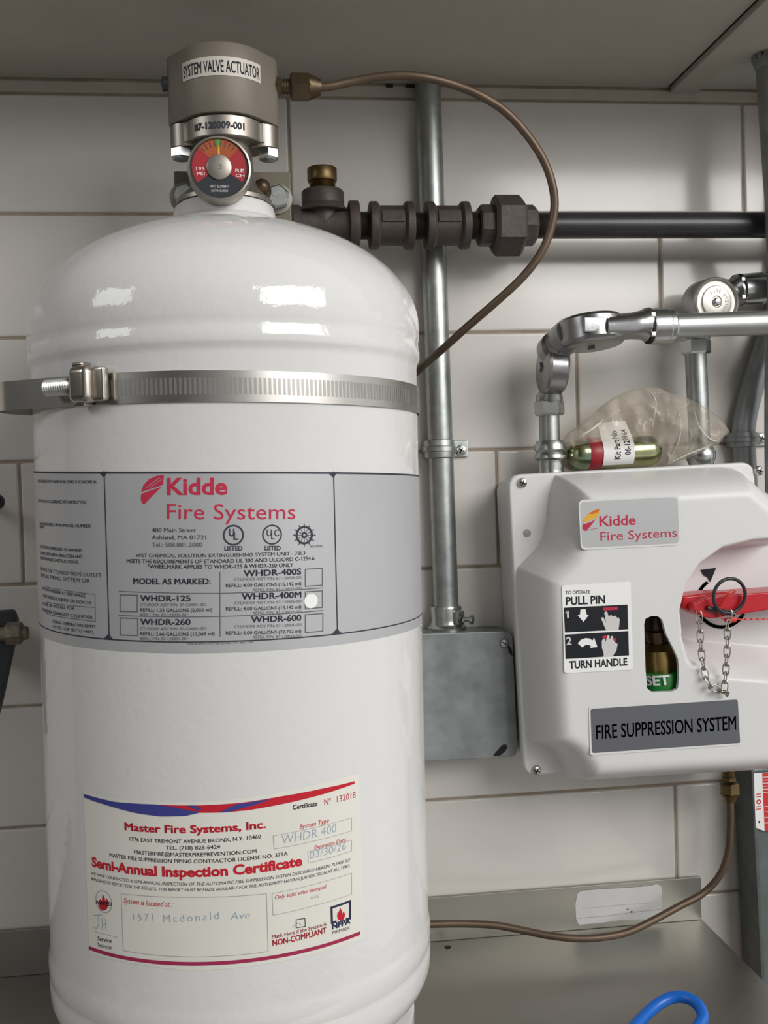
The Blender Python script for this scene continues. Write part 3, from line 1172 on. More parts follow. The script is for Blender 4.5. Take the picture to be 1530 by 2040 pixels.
def inset(o, dd):
    n = len(o)
    out = []
    for i in range(n):
        a, b, c = Vector(o[i - 1]), Vector(o[i]), Vector(o[(i + 1) % n])
        t = (c - a).normalized()
        out.append(tuple(b - Vector((t.y, -t.x)) * dd))
    return out


loft([inset(ol, 0.0006), ol, ol, inset(ol, 0.0008), inset(ol, 0.0022), inset(ol, 0.0045)],
     [zf_top + 0.0004, zf_top + 0.0012, z_top - 0.0022, z_top - 0.0010, z_top - 0.0003, z_top])
mb.build('cap', ACT, act, sharp=40)
mb = MB()
mb.cyl((AX, VY, zf_bot), (AX, VY, zf_top), 0.0282, 64, ch=0.0006)
for sgn in (-1, 1):
    mb.cyl((AX + sgn * 0.0262, VY, zf_bot - 0.002), (AX + sgn * 0.0262, VY, zf_top), 0.0112, 36, ch=0.0006)
mb.box((AX, VY, (zf_bot + zf_top) / 2), (0.055, 0.025, zf_top - zf_bot - 0.0004), 0.0006)
mb.build('base_flange', NICK, act)
for sgn in (-1, 1):
    mb = MB()
    x = AX + sgn * 0.0300
    mb.hexa((x, VY - 0.004, zf_bot - 0.0018), (x, VY - 0.004, zf_bot - 0.0090), 0.0074, phase=0.0)
    mb.lathe((x, VY - 0.004, zf_bot - 0.0088), (0, 0, -1), [(0.0060, 0), (0.0056, 0.0006), (0.003, 0.0008)], 24)
    mb.build('cap_bolt', ZINC, act)


class ActSurf(CylSurf):
    pass


as_ = CylSurf(AX, VY, 0.0288, step=0.003)


class HullSurf:
    """front face of the cap: arc in the middle, tangent flats outside"""
    step = 0.002

    def __init__(self, out, dd=0.0):
        f = [p for p in out if p[1] <= 1e-6]
        f.sort()
        self.f = [Vector((AX + x, VY + y)) for x, y in f]
        self.l = [0.0]
        for a, b in zip(self.f, self.f[1:]):
            self.l.append(self.l[-1] + (b - a).length)
        m = self.l[-1] / 2
        self.l = [q - m for q in self.l]

    def inv(self, u, v):
        dr = ray(u, v)
        best = None
        for i in range(len(self.f) - 1):
            a, b = self.f[i], self.f[i + 1]
            e = b - a
            det = dr.x * (-e.y) + dr.y * e.x
            if abs(det) < 1e-12:
                continue
            rx, ry = a.x - CAM.x, a.y - CAM.y
            t = (rx * (-e.y) + ry * e.x) / det
            s = (dr.x * ry - dr.y * rx) / det
            if -0.001 <= s <= 1.001 and t > 0 and (best is None or t < best[0]):
                best = (t, self.l[i] + s * (self.l[i + 1] - self.l[i]))
        t, l = best
        return Vector((l, CAM.z + dr.z * t))

    def fwd(self, l, z, h):
        x = np.interp(l, self.l, [p.x for p in self.f])
        y = np.interp(l, self.l, [p.y for p in self.f])
        x2 = np.interp(l + 1e-4, self.l, [p.x for p in self.f])
        y2 = np.interp(l + 1e-4, self.l, [p.y for p in self.f])
        t = Vector((x2 - x, y2 - y))
        if t.length < 1e-9:
            t = Vector((1, 0))
        t.normalize()
        return Vector((x + t.y * h, y - t.x * h, z))


hs = HullSurf(ol)
d = Decal(hs, 0.0003)
p0, p1 = hs.inv(364, 133), hs.inv(518, 144)
ztop, zbot = hs.inv(436, 112).y, hs.inv(436, 150).y
d.shape([(p0.x, zbot), (p1.x, zbot), (p1.x, ztop), (p0.x, ztop)], [[0, 1, 2, 3]], mat('label_cream', (0.56, 0.52, 0.46), 0.5), 0)


def dtext(dd, s, l0, l1, z0, h, m, bold):
    vs, fs = text_poly(s, bold)
    x0, x1 = min(p[0] for p in vs), max(p[0] for p in vs)
    k = (l1 - l0) / (x1 - x0)
    dd.shape([(l0 + (p[0] - x0) * k, z0 + p[1] * h / CAPH) for p in vs], fs, m, 1)


dtext(d, 'SYSTEM VALVE ACTUATOR', p0.x + 0.0012, p1.x - 0.0012, zbot + 0.0022, ztop - zbot - 0.0044, INK, 0.02)
o = d.build('cap_label', act)
o['label'] = 'cream printed label'
fs_ = CylSurf(AX, VY, 0.0282, step=0.003)
d = Decal(fs_, 0.0003)
a, b = fs_.inv(388, 258), fs_.inv(487, 258)
dtext(d, '87-120009-001', a.x, b.x, (fs_.inv(436, 255)).y, 0.0046, INK, 0.03)
d.build('part_number', act)

pl_ = at(331, 168, VY)
mb = MB()
mb.hexa((AX - 0.036, VY, pl_.z), (pl_.x - 0.0028, VY, pl_.z), 0.0052, n=12)
mb.build('side_plug', BLACKPL, act)
fz = at(562, 173, VY).z
mb = MB()
mb.hexa((AX + 0.036, VY, fz), (at(562, 173, VY).x, VY, fz), 0.0068, phase=0.2)
mb.cyl((at(561, 173, VY).x, VY, fz), (at(582, 173, VY).x, VY, fz), 0.0050, 24)
for k in range(3):
    x = at(566 + 5 * k, 173, VY).x
    mb.cyl((x, VY, fz), (x + 0.0008, VY, fz), 0.0056, 24)
nf = [at(578, 173, VY).x, at(607, 173, VY).x, at(634, 173, VY).x]
mb.hexa((nf[0], VY, fz), (nf[1] + 0.004, VY, fz), 0.0098, phase=0.15)
mb.lathe((nf[1] + 0.003, VY, fz), (1, 0, 0), [(0.0088, 0), (0.0075, 0.004), (0.0060, 0.0068), (0.0055, 0.0085)], 24)
mb.build('flare_fitting', BRASSD, act)

# ================================================================== COPPER TUBES
ut = [(634, 173, VY), (655, 172.5, VY), (700, 163, VY), (750, 154, VY - 0.002), (800, 150, VY - 0.004), (850, 155, VY - 0.004), (905, 169, VY), (960, 192, VY + 0.002), (1010, 225, VY + 0.006), (1055, 275, VY + 0.010), (1088, 330, VY + 0.012),
      (1104, 390, VY + 0.014), (1100, 445, VY + 0.016), (1080, 500, VY + 0.018), (1042, 551, VY + 0.022), (990, 600, VY + 0.03), (930, 652, VY + 0.045), (880, 697, VY + 0.07), (833, 738, VY + 0.105)]
P = [at(*q) for q in ut]
P += [Vector((P[-1].x - 0.03, -0.024, P[-1].z - 0.028)), Vector((P[-1].x - 0.075, -0.017, P[-1].z - 0.09)), Vector((P[-1].x - 0.085, -0.016, P[-1].z - 0.16))]
mb = MB()
mb.tube(P, 0.0031, 16)
tag(mb.build('copper_tube', COPPER, origin=P[0]), 'brown copper tube arching over the pipes from the bronze actuator to behind the white cylinder', 'tube', 'copper tubes')

# ================================================================== BLACK IRON PIPE RUN
PY = -0.050


def px(u):
    return at(u, 455, PY)


pipe = thing('discharge_pipe', 'black iron pipe run with tee, couplings and union crossing in front of the tiles', 'pipe', tuple(px(648)))
P0, P1 = at(600, 450, PY), at(1530, 449, PY)
AXP = Vector((1, 0, (P1.z - P0.z) / (P1.x - P0.x))).normalized()


def on(u):
    x = px(u).x
    return P0 + AXP * ((x - P0.x) / AXP.x)


def seg(mb, u0, u1, prof, n=40, phase=0.0):
    a, b = on(u0), on(u1)
    L = (b - a).length
    mb.lathe(a, b - a, [(r, t * L) for r, t in prof], n, phase=phase)


tee = MB()
seg(tee, 583, 715, [(0.0155, 0), (0.0165, 0.01), (0.0165, 0.10), (0.0145, 0.14), (0.0145, 0.80), (0.0150, 0.83), (0.0196, 0.85), (0.0200, 0.87), (0.0200, 0.98), (0.0190, 1.0)])
c = on(645)
tz = (at(645, 395, PY) - at(645, 450, PY)).z
tee.lathe(c, (0, 0, 1), [(0.0145, 0), (0.0145, 0.012), (0.0150, tz - 0.009), (0.0172, tz - 0.007), (0.0174, tz - 0.005), (0.0174, tz + 0.004), (0.0165, tz + 0.0055), (0.010, tz + 0.0055)], 40)
tee.lathe(c + Vector((0, 0, 0.004)), (0, 0, 1), [(0.0225, 0.006), (0.0185, 0.010), (0.0155, 0.016), (0.0146, 0.020)], 40)
tee.lathe(c + Vector((0, -0.0135, 0)), (0, -1, 0), [(0.0006, 0), (0.0006, 0.0015)], 8)
tee.build('tee', IRON, pipe)
mb = MB()
zt = tz + 0.0055
pf = [(0.0098, zt - 0.002)]
for k in range(4):
    pf += [(0.0098, zt + 0.0018 * k), (0.0108, zt + 0.0018 * k + 0.0009)]
pf += [(0.0102, zt + 0.0075), (0.0118, zt + 0.0078), (0.0122, zt + 0.009), (0.0122, zt + 0.0175), (0.0116, zt + 0.0185), (0.0085, zt + 0.0185), (0.0080, zt + 0.014)]
mb.lathe(c, (0, 0, 1), pf, 40)
mb.build('brass_plug', BRASS, pipe)
NIP = mat('iron_thread', (0.13, 0.115, 0.105), 0.35, metal=0.8, noise=0.3, nscale=100)


def nipple(u0, u1, r=0.0112):
    mb = MB()
    a, b = on(u0), on(u1)
    L = (b - a).length
    pf = []
    k = 0.0
    while k < L:
        pf += [(r - 0.0006, k), (r + 0.0002, k + 0.0007)]
        k += 0.0014
    mb.lathe(a, AXP, pf, 28)
    mb.build('nipple', NIP, pipe)


nipple(712, 740)
nipple(822, 850)
nipple(932, 958)
nipple(1060, 1098, 0.0106)


def coupling(u0, u1, name):
    mb = MB()
    seg(mb, u0, u1, [(0.0165, 0), (0.0192, 0.02), (0.0195, 0.05), (0.0195, 0.17), (0.0185, 0.20), (0.0162, 0.24), (0.0162, 0.76), (0.0185, 0.80), (0.0195, 0.83), (0.0195, 0.95), (0.0192, 0.98), (0.0165, 1.0)])
    a, b = on(u0), on(u1)
    m = (a + b) / 2
    L = (b - a).length
    for ang in (0.25, PI - 0.2, 2.2):
        mb.box(m + Vector((0, -0.0158 * math.cos(ang), 0.0158 * math.sin(ang))), (L * 0.52, 0.003, 0.010), 0.001, rot=Matrix.Rotation(-ang, 3, 'X'))
    mb.build(name, IRON, pipe)


coupling(735, 824, 'coupling')
coupling(846, 934, 'coupling')
mb = MB()
seg(mb, 952, 1000, [(0.0150, 0), (0.0168, 0.06), (0.0172, 0.15), (0.0172, 1.0)], 8, phase=0.4)
seg(mb, 1030, 1066, [(0.0168, 0), (0.0168, 0.85), (0.0150, 1.0)], 8, phase=0.2)
a, b = on(980), on(1041)
mb.hexa(a, b, 0.0252, phase=PI / 6 + 0.08)
mb.build('union', IRON, pipe)
mb = MB()
mb.cyl(on(1092), on(1092) + AXP * 1.05, 0.0108, 40)
mb.build('pipe_length', PIPEB, pipe)

# ================================================================== LEFT CONDUIT, STRAP AND JUNCTION BOX
CR = 0.0110
CY = -0.0125
c_top, c_bot = at(852, 165, CY), at(889, 1215, CY)
c_top = c_top + (c_top - c_bot) * 0.012
con = thing('electrical_conduit', 'straight galvanized conduit rising from the grey junction box beside the white cylinder', 'conduit', tuple(c_bot))
mb = MB()
mb.cyl(c_bot, c_top, CR, 36)
mb.build('conduit_tube', GALV, con)
cb = at(890, 1255, CY)
mb = MB()
dv = (c_top - c_bot).normalized()
L = (at(888, 1207, CY) - cb).length
mb.lathe(cb + Vector((0, 0, 0.0003)), dv, [(0.0172, 0), (0.0172, 0.0028), (0.0150, 0.0045), (0.0135, 0.0065), (0.0133, L * 0.5), (0.0138, L * 0.9), (0.0128, L)], 36)
mb.box(cb + dv * L * 0.55 + Vector((0.009, -0.011, 0)), (0.011, 0.006, 0.013), 0.002, rot=Matrix.Rotation(0.7, 3, 'Z'))
mb.build('set_screw_connector', ZINC, con)
mb = MB()
p = cb + dv * L * 0.55 + Vector((0.0125, -0.0125, -0.001))
e = Vector((0.9, -0.45, -0.05)).normalized()
mb.cyl(p, p + e * 0.0065, 0.0022, 16)
mb.lathe(p + e * 0.0065, e, [(0.0042, 0), (0.0042, 0.0022), (0.003, 0.003), (0.0006, 0.0031)], 20)
mb.build('set_screw', ZINC, con)


def strap(name, label, u0, u1, v0, v1, tab_u1, ycen, r, sgn=1, screw=True, m=GALV, scr=None):
    cl_, cr_ = at((u0 + u1) / 2, (v0 + v1) / 2, ycen), None
    h = abs(at(u0, v0, ycen).z - at(u0, v1, ycen).z)
    t = thing(name, label, 'pipe strap', (cl_.x, -0.001, cl_.z - h / 2), 'conduit straps')
    mb = MB()
    n = 28
    prof = []
    for k in range(n + 1):
        a = PI * k / n
        prof.append((math.cos(a), -math.sin(a)))
    vs, fs = [], []
    zz = [(-0.5, r), (-0.46, r + 0.0016), (-0.16, r + 0.0018), (-0.12, r + 0.0030), (0.12, r + 0.0030), (0.16, r + 0.0018), (0.46, r + 0.0016), (0.5, r)]
    for (q, rr) in zz:
        vs.append(Vector((cl_.x + rr, -0.0006, cl_.z + q * h)))
        for cx, cy in prof:
            vs.append(Vector((cl_.x + cx * rr, ycen + cy * rr, cl_.z + q * h)))
        vs.append(Vector((cl_.x - rr, -0.0006, cl_.z + q * h)))
    m_ = n + 3
    for i in range(len(zz) - 1):
        for k in range(m_ - 1):
            fs.append([i * m_ + k, i * m_ + k + 1, (i + 1) * m_ + k + 1, (i + 1) * m_ + k])
    mb.add(vs, fs)
    tx = at(tab_u1, (v0 + v1) / 2, -0.003).x
    xa = cl_.x + r * 0.9
    mb.box(((xa + tx) / 2, -0.0022, cl_.z), (tx - xa, 0.0032, h * 0.92), 0.0012)
    mb.box(((xa + tx) / 2 - 0.002, -0.0042, cl_.z), (tx - xa - 0.008, 0.002, h * 0.4), 0.0008)
    mb.build('saddle', m, t)
    mb = MB()
    sp = at(*(scr if scr else ((tab_u1 + u1) / 2 + 3, (v0 + v1) / 2)), -0.004)
    mb.lathe(sp, (0, -1, 0), [(0.0050, 0), (0.0050, 0.0012), (0.004, 0.0028), (0.002, 0.0036), (0.0005, 0.0037)], 24)
    for k in range(2):
        mb.box(sp + Vector((0, -0.0036, 0)), (0.0052, 0.0006, 0.0010), rot=Matrix.Rotation(0.5 + k * PI / 2, 3, 'Y'), mi=1)
    mb.build('strap_screw', [ZINC, GAPM], t)
    return t


strap('conduit_strap', 'galvanized one-hole strap holding the straight conduit beside the white cylinder', 851, 900, 876, 913, 933, CY, CR + 0.0006, scr=(918, 897))

jb = thing('junction_box', 'grey square metal junction box between the white cylinder and the white control box', 'electrical box', tuple(at(930, 1510, 0)))
JY = -0.040
j0, j1, j2, j3 = at(800, 1264, JY), at(1021, 1257, JY), at(1032, 1508, JY), at(805, 1519, JY)


def rpoly(pts, r, k=5):
    out = []
    n = len(pts)
    for i in range(n):
        p, a, b = pts[i], (pts[i - 1] - pts[i]).normalized(), (pts[(i + 1) % n] - pts[i]).normalized()
        p0, p2 = p + a * r, p + b * r
        for j in range(k + 1):
            t = j / k
            out.append(p0 * (1 - t) ** 2 + p * 2 * t * (1 - t) + p2 * t * t)
    return out


mb = MB()
cen = (j0 + j1 + j2 + j3) / 4
mb.prism([cen + (q - cen) * 0.985 + Vector((0, 0.0022, 0)) for q in rpoly([j0, j1, j2, j3], 0.006)], (0, -JY - 0.0024, 0), 0.002)
mb.build('box_body', GALVD, jb)
mb = MB()
mb.prism(rpoly([j0, j1, j2, j3], 0.007), (0, 0.0022, 0), 0.0012)
mb.build('cover_plate', GALVD, jb)
mb = MB()
p = at(1004, 1281, JY)
mb.lathe(p + Vector((0, 0.0005, 0)), (0, -1, 0), [(0.0042, 0), (0.0042, 0.0015), (0.0032, 0.0030), (0.0006, 0.0034)], 24)
mb.box(p + Vector((0, -0.0031, 0)), (0.0046, 0.0006, 0.0009), rot=Matrix.Rotation(0.6, 3, 'Y'), mi=1)
mb.build('cover_screw', [ZINC, GAPM], jb)
d = Decal(PlaneSurf(JY), 0.0002)
d.poly([(982, 1506), (988, 1498), (1001, 1484), (1008, 1483), (1011, 1489), (1006, 1497), (996, 1505)][::-1], GAPM, 1)
d.build('cover_slot', jb)
d = Decal(PlaneSurf(JY), 0.0002)
d.poly([(1011, 1285), (1018, 1290), (1022, 1309), (1013, 1299)], GAPM, 1)
d.build('cover_slot', jb)

# ================================================================== CONDUIT WITH CORNER PULLEYS INTO THE CONTROL BOX
K1Y = -0.036
run = thing('pulley_conduit', 'galvanized cable conduit with two corner pulley elbows leaving the top of the control box', 'conduit', tuple(at(1096, 940, K1Y)), 'pulley conduits')
mb = MB()
a, b = at(1097, 950, K1Y), at(1093, 795, K1Y)
u_ = (b - a).normalized()
mb.cyl(a, b, 0.0088, 32)
mb.build('conduit_tube', GALV, run)
mb = MB()
c0 = at(1098, 948, K1Y)
L = (at(1095, 878, K1Y) - c0).length
mb.lathe(c0, u_, [(0.0108, 0), (0.0112, L * .12), (0.0105, L * .2), (0.0112, L * .28), (0.0105, L * .36), (0.0112, L * .44), (0.0138, L * .50), (0.0138, L * .58), (0.0122, L * .66), (0.0138, L * .74), (0.0135, L * .88), (0.0115, L)], 36)
mb.build('lower_connector', ZINC, run)
mb = MB()
mb.hexa(at(1095, 828, K1Y), at(1094, 797, K1Y), 0.0128, phase=0.35)
mb.lathe(at(1094, 799, K1Y), u_, [(0.0105, 0), (0.0112, 0.002), (0.0112, 0.005), (0.0095, 0.007)], 32)
mb.build('compression_nut', ZINC, run)
# first pulley: a disc standing on edge
p1c = at(1101, 733, K1Y - 0.010)
da = Vector((-0.995, -0.02, 0.06)).normalized()
mb = MB()
RP = 0.0225
hp_ = 0.0092
mb.lathe(p1c - da * hp_, da, [(RP * 0.55, 0), (RP * 0.92, 0.0005), (RP, 0.0028), (RP, 2 * hp_ - 0.0028), (RP * 0.92, 2 * hp_ - 0.0005), (RP * 0.75, 2 * hp_ + 0.0006), (RP * 0.30, 2 * hp_ + 0.0012)], 48)
mb.lathe(p1c + da * (hp_ + 0.001), da, [(0.0045, 0), (0.0045, 0.002), (0.002, 0.0022)], 6)
e_ = at(1095, 800, K1Y)
mb.lathe(e_, (p1c - e_), [(0.0110, 0), (0.0112, 0.004), (0.0098, 0.008), (0.0105, 0.020), (0.0095, 0.028)], 28)
mb.build('pulley_elbow', CAST, run)
# nipple between the two pulleys
K2Y = -0.080
p2c = at(1178, 660, K2Y)
n0, n1 = p1c + Vector((0.0, -0.004, 0.0150)), p2c + Vector((-0.016, 0.0, 0.0))
mb = MB()
dn = n1 - n0
mb.lathe(n0 - dn * 0.15, dn, [(0.0135, 0), (0.0140, dn.length * 0.3), (0.0118, dn.length * 0.36), (0.0132, dn.length * 0.5), (0.0118, dn.length * 0.62), (0.0140, dn.length * 0.72), (0.0135, dn.length * 1.1)], 28)
mb.build('pulley_nipple', CAST, run)
# second pulley: a disc lying flat
db = Vector((0.05, -0.12, -1)).normalized()
RQ = 0.0265
hq = 0.0105
mb = MB()
mb.lathe(p2c - db * hq, db, [(RQ * 0.6, 0), (RQ * 0.93, 0.0005), (RQ, 0.003), (RQ, 2 * hq - 0.0015), (RQ * 0.96, 2 * hq), (RQ * 0.90, 2 * hq + 0.0015), (RQ * 0.80, 2 * hq + 0.0022), (RQ * 0.3, 2 * hq + 0.003)], 56)
mb.lathe(p2c + db * (hq + 0.0022), db, [(0.0045, 0), (0.0045, 0.0026), (0.003, 0.003)], 6)
# flat tapered neck to the right hand socket
q0, q1 = p2c + Vector((0.004, -0.014, 0)), at(1292, 646, K2Y)
nk = q1 - q0
sec = []
for t, hw, hh in ((0.0, 0.0165, 0.0102), (0.35, 0.015, 0.0108), (0.62, 0.0125, 0.0108), (0.82, 0.0120, 0.0118), (0.92, 0.0138, 0.0138), (1.0, 0.0138, 0.0138)):
    cc = q0 + nk * t
    sec.append([cc + Vector((0, hw * math.cos(2 * PI * k / 20), hh * math.sin(2 * PI * k / 20))) for k in range(20)])
vs = [p for s_ in sec for p in s_]
fs = []
for i in range(len(sec) - 1):
    for k in range(20):
        fs.append([i * 20 + k, i * 20 + (k + 1) % 20, (i + 1) * 20 + (k + 1) % 20, (i + 1) * 20 + k])
fs += [list(range(20)), [(len(sec) - 1) * 20 + k for k in range(20)]]
mb.add(vs, fs)
e0, e1 = at(1205, 634, K2Y - 0.024), at(1286, 642, K2Y - 0.014)
mb.box(p2c + Vector((-0.004, -RQ + 0.002, 0.0015)), (0.022, 0.004, 0.0125), 0.0015)
mb.build('pulley_elbow', CAST, run)
hA, hB = at(1292, 651, K2Y), at(1700, 637, K2Y)
hB = Vector((hB.x, hA.y, hB.z))
du = (hB - hA).normalized()
mb = MB()
Lc = (at(1338, 650, K2Y) - hA).length
mb.lathe(hA + du * 0.0012, du, [(0.0140, 0), (0.0146, 0.0006), (0.0146, Lc * 0.70), (0.0142, Lc * 0.74), (0.0142, Lc * 0.92), (0.0132, Lc)], 40)
mb.lathe(hA - du * 0.0014, du, [(0.0120, 0), (0.0141, 0.0003), (0.0141, 0.0026), (0.0120, 0.0028)], 40, mi=1)
for sg in (-1, 1):
    mb.box(hA + Vector((-0.0010, -0.0118, sg * 0.0078)), (0.0042, 0.0040, 0.0042), 0.0008)
mb.build('socket_connector', [ZINC, GAPM], run, sharp=25)
mb = MB()
mb.cyl(hA + du * Lc * 0.7, hA + du * 0.95, 0.0101, 40)
mb.build('horizontal_tube', mat('galvanized_satin', (0.53, 0.55, 0.54), 0.42, metal=1.0, noise=0.08, nscale=60), run)

# ================================================================== SECOND PULLEY CONDUIT, BEHIND
K3Y = -0.034
run2 = thing('pulley_conduit', 'galvanized cable conduit with a round-capped corner pulley behind the horizontal tube', 'conduit', tuple(at(1393, 935, K3Y)), 'pulley conduits')
mb = MB()
a, b = at(1397, 945, K3Y), at(1385, 690, K3Y)
mb.cyl(a, b, 0.0092, 32)
mb.build('conduit_tube', GALV, run2)
mb = MB()
mb.hexa(at(1387, 706, K3Y), at(1386, 676, K3Y), 0.0128, phase=0.3)
mb.build('compression_nut', ZINC, run2)
mb = MB()
c0 = at(1398, 948, K3Y)
uu = (b - a).normalized()
mb.lathe(c0, uu, [(0.0108, 0), (0.0112, .004), (0.0105, .006), (0.0112, .008), (0.0105, .010), (0.0128, .016), (0.0128, .020), (0.0100, .026)], 32)
mb.build('lower_connector', ZINC, run2)
p3 = at(1410, 606, K3Y - 0.003)
mb = MB()
R3 = 0.0212
f3 = Vector((0.10, -1, -0.03)).normalized()
mb.lathe(p3 + f3 * -0.010, f3, [(R3 * 0.6, 0), (R3 * 0.95, 0.0005), (R3, 0.003), (R3, 0.021), (R3 * 0.97, 0.023)], 52)
mb.cyl(p3, at(1387, 678, K3Y), 0.0108, 28)
q0, q1 = p3 + Vector((0.008, 0.004, 0.007)), at(1472, 578, K3Y)
mb.lathe(q0, q1 - q0, [(0.0150, 0), (0.0125, (q1 - q0).length * .55), (0.0112, (q1 - q0).length * .75), (0.0140, (q1 - q0).length * .92), (0.0140, (q1 - q0).length)], 28)
mb.build('pulley_elbow', CAST, run2)
mb = MB()
pc = p3 + f3 * 0.013
mb.lathe(pc, f3, [(R3 * 1.0, 0), (R3 * 1.0, 0.0012), (R3 * 0.95, 0.0022), (R3 * 0.90, 0.0018), (R3 * 0.84, 0.0004), (R3 * 0.74, 0.0002), (R3 * 0.66, 0.0006), (R3 * 0.63, 0.0018), (R3 * 0.60, 0.0020), (R3 * 0.24, 0.0020), (R3 * 0.21, 0.0012), (R3 * 0.18, 0.0012)], 60)
cap = mb.build('pulley_cap', CASTBR, run2)


class CapSurf:
    step = None
    x = (Vector((1, 0, 0)) - f3 * f3.x).normalized()

    def inv(self, u, v):
        return Vector((u, v))

    def fwd(self, x, y, h):
        yv = f3.cross(self.x)
        if yv.z < 0:
            yv = -yv
        return pc + f3 * (0.0021 + h) + self.x * x + yv * y


d = Decal(CapSurf(), 0.00015)
for i, ch in enumerate('FIRE SYSTEM'):
    if ch == ' ':
        continue
    a = math.radians(122 - i * 17)
    r = R3 * 0.44
    vs, fs = text_poly(ch, 0.0)
    cxx = (min(p[0] for p in vs) + max(p[0] for p in vs)) / 2
    k = 0.0044
    ca, sa = math.cos(a - PI / 2), math.sin(a - PI / 2)
    out = []
    for (x, y) in vs:
        lx, ly = (x - cxx) * k, (y - 0.36) * k
        out.append((r * math.cos(a) + lx * ca - ly * sa, r * math.sin(a) + lx * sa + ly * ca))
    d.shape(out, fs, mat('stamped', (0.38, 0.36, 0.33), 0.5, metal=0.5), 0)
d.build('stamped_letters', cap)
mb = MB()
mb.lathe(pc + f3 * 0.001, f3, [(0.0036, 0), (0.0034, 0.0022), (0.0024, 0.0034), (0.0006, 0.0038)], 24)
mb.build('cap_screw', ZINC, cap)
mb = MB()
q0, q1 = at(1470, 578, K3Y), at(1527, 573, K3Y)
mb.lathe(q0 + (q1 - q0) * 0.08, q1 - q0, [(0.0134, 0), (0.0138, 0.0006), (0.0138, (q1 - q0).length * .72), (0.0134, (q1 - q0).length * .76), (0.0140, (q1 - q0).length * .78), (0.0140, (q1 - q0).length * .9), (0.0128, (q1 - q0).length * .92)], 36)
mb.lathe(q0, q1 - q0, [(0.012, 0), (0.0140, 0.0004), (0.0140, 0.0022), (0.012, 0.0026)], 36, mi=1)
for sg in (-1, 1):
    mb.box(q0 + Vector((-0.001, -0.0115, sg * 0.0076 - 0.0005)), (0.004, 0.004, 0.0042), 0.0008)
mb.build('socket_connector', [ZINC, GAPM], run2, sharp=25)
mb = MB()
mb.cyl(q1 - (q1 - q0) * 0.2, q1 + (q1 - q0).normalized() * 0.8, 0.0098, 32)
mb.build('side_tube', GALV, run2)

# ================================================================== BENT CONDUIT AND POST AT THE RIGHT
# offset conduit that leaves the strap, swings right behind the horizontal tube and goes up out of the picture
BY = -0.0112
lower = [(1486, 985, BY), (1484, 930, BY), (1481, 880, BY), (1482, 850, BY), (1489, 810, BY), (1502, 760, BY), (1519, 710, BY), (1537, 655, BY), (1552, 605, BY), (1562, 555, BY), (1566, 500, BY), (1568, 420, BY), (1570, 330, BY), (1566, 175, BY)]
P = [at(*q) for q in lower]
mb = MB()
mb.tube(P, 0.0102, 28)
tag(mb.build('bent_conduit', GALVD, origin=P[0]), 'galvanized conduit bending up to the right beside the plastic bag', 'conduit')
strap('conduit_strap', 'galvanized strap holding the bent conduit just above the control box corner', 1457, 1505, 861, 891, 1530, BY, 0.0108, m=GALVD, scr=(1514, 873))

RCY = -0.075
a = at(1533, 117, RCY)
cp = [a, at(1545, 300, -0.076), at(1554, 440, -0.077), at(1556, 600, -0.055), at(1551, 760, -0.046), at(1551, 930, -0.044), at(1556, 1150, -0.044), at(1562, 1400, -0.044), at(1564, 1480, -0.036), at(1566, 1530, -0.030)]
mb = MB()
mb.tube(cp, 0.0115, 32)
mb.lathe(a, (cp[1] - a), [(0.0128, -0.001), (0.0133, 0.002), (0.0125, 0.006), (0.0113, 0.009)], 24)
b2 = cp[-1]
for k in range(14):
    th = 2 * PI * k / 14
    mb.box(a + Vector((0.0118 * math.cos(th), 0.0118 * math.sin(th), 0.001 + 0.002 * random.random())), (0.005, 0.004, 0.005 + 0.003 * random.random()), 0.001, rot=Matrix.Rotation(th, 3, 'Z'))
tag(mb.build('ceiling_pipe', GALVD, origin=b2), 'dull galvanized pipe hanging from the ceiling at the top right corner', 'pipe')

# strut post with a red sticker
post = thing('strut_post', 'upright grey steel strut behind the control box with a red and white sticker', 'post', (at(1500, 1700, -0.03).x, -0.03, SZ - 0.25))
pb0, pt0 = at(1517, 1955, -0.042), at(1497, 1545, -0.042)
dirp = (pt0 - pb0).normalized()
lo_, hi_ = pb0 - dirp * 0.26, pt0 + dirp * 0.004
mb = MB()
W_ = 0.041
mb.prism([lo_, lo_ + Vector((0.004, 0, 0)), hi_ + Vector((0.004, 0, 0)), hi_], (0, 0.036, 0), 0.0008, mi=1)
mb.prism([lo_ + Vector((W_ - 0.004, 0, 0)), lo_ + Vector((W_, 0, 0)), hi_ + Vector((W_, 0, 0)), hi_ + Vector((W_ - 0.004, 0, 0))], (0, 0.036, 0), 0.0008, mi=1)
mb.prism([lo_ + Vector((0.003, 0.003, 0)), lo_ + Vector((W_ - 0.003, 0.003, 0)), hi_ + Vector((W_ - 0.003, 0.003, 0)), hi_ + Vector((0.003, 0.003, 0))], (0, 0.036, 0), 0.0008)
mb.build('channel', [POST, mat('post_lip', (0.15, 0.165, 0.16), 0.5, metal=0.5, noise=0.3, nscale=60)], post)
d = Decal(PlaneSurf(-0.042), 0.0004)
d.poly([(1501, 1540), (1560, 1537), (1566, 1655), (1522, 1655), (1513, 1652), (1505, 1648)], WPAINT, 0)
d.poly([(1518, 1540), (1560, 1538), (1566, 1655), (1523, 1655)], STICKER_R, 1)
for k in range(6):
    y = 1548 + k * 6
    d.stroke([(1519, y), (1560, y - 2)], 1.6, WPAINT, 2)
for k in range(4):
    y = 1606 + k * 11
    d.stroke([(1522, y), (1562, y - 2)], 1.0, WPAINT, 2)
d.ring((1511, 1597), 3.2, 6.5, STICKER_R, 1)
for y in (1582, 1587, 1607, 1612):
    d.stroke([(1507, y), (1515, y - 1)], 2.6, STICKER_R, 1)
d.disc((1512, 1637), 3, INKBLACK, 1, n=8)
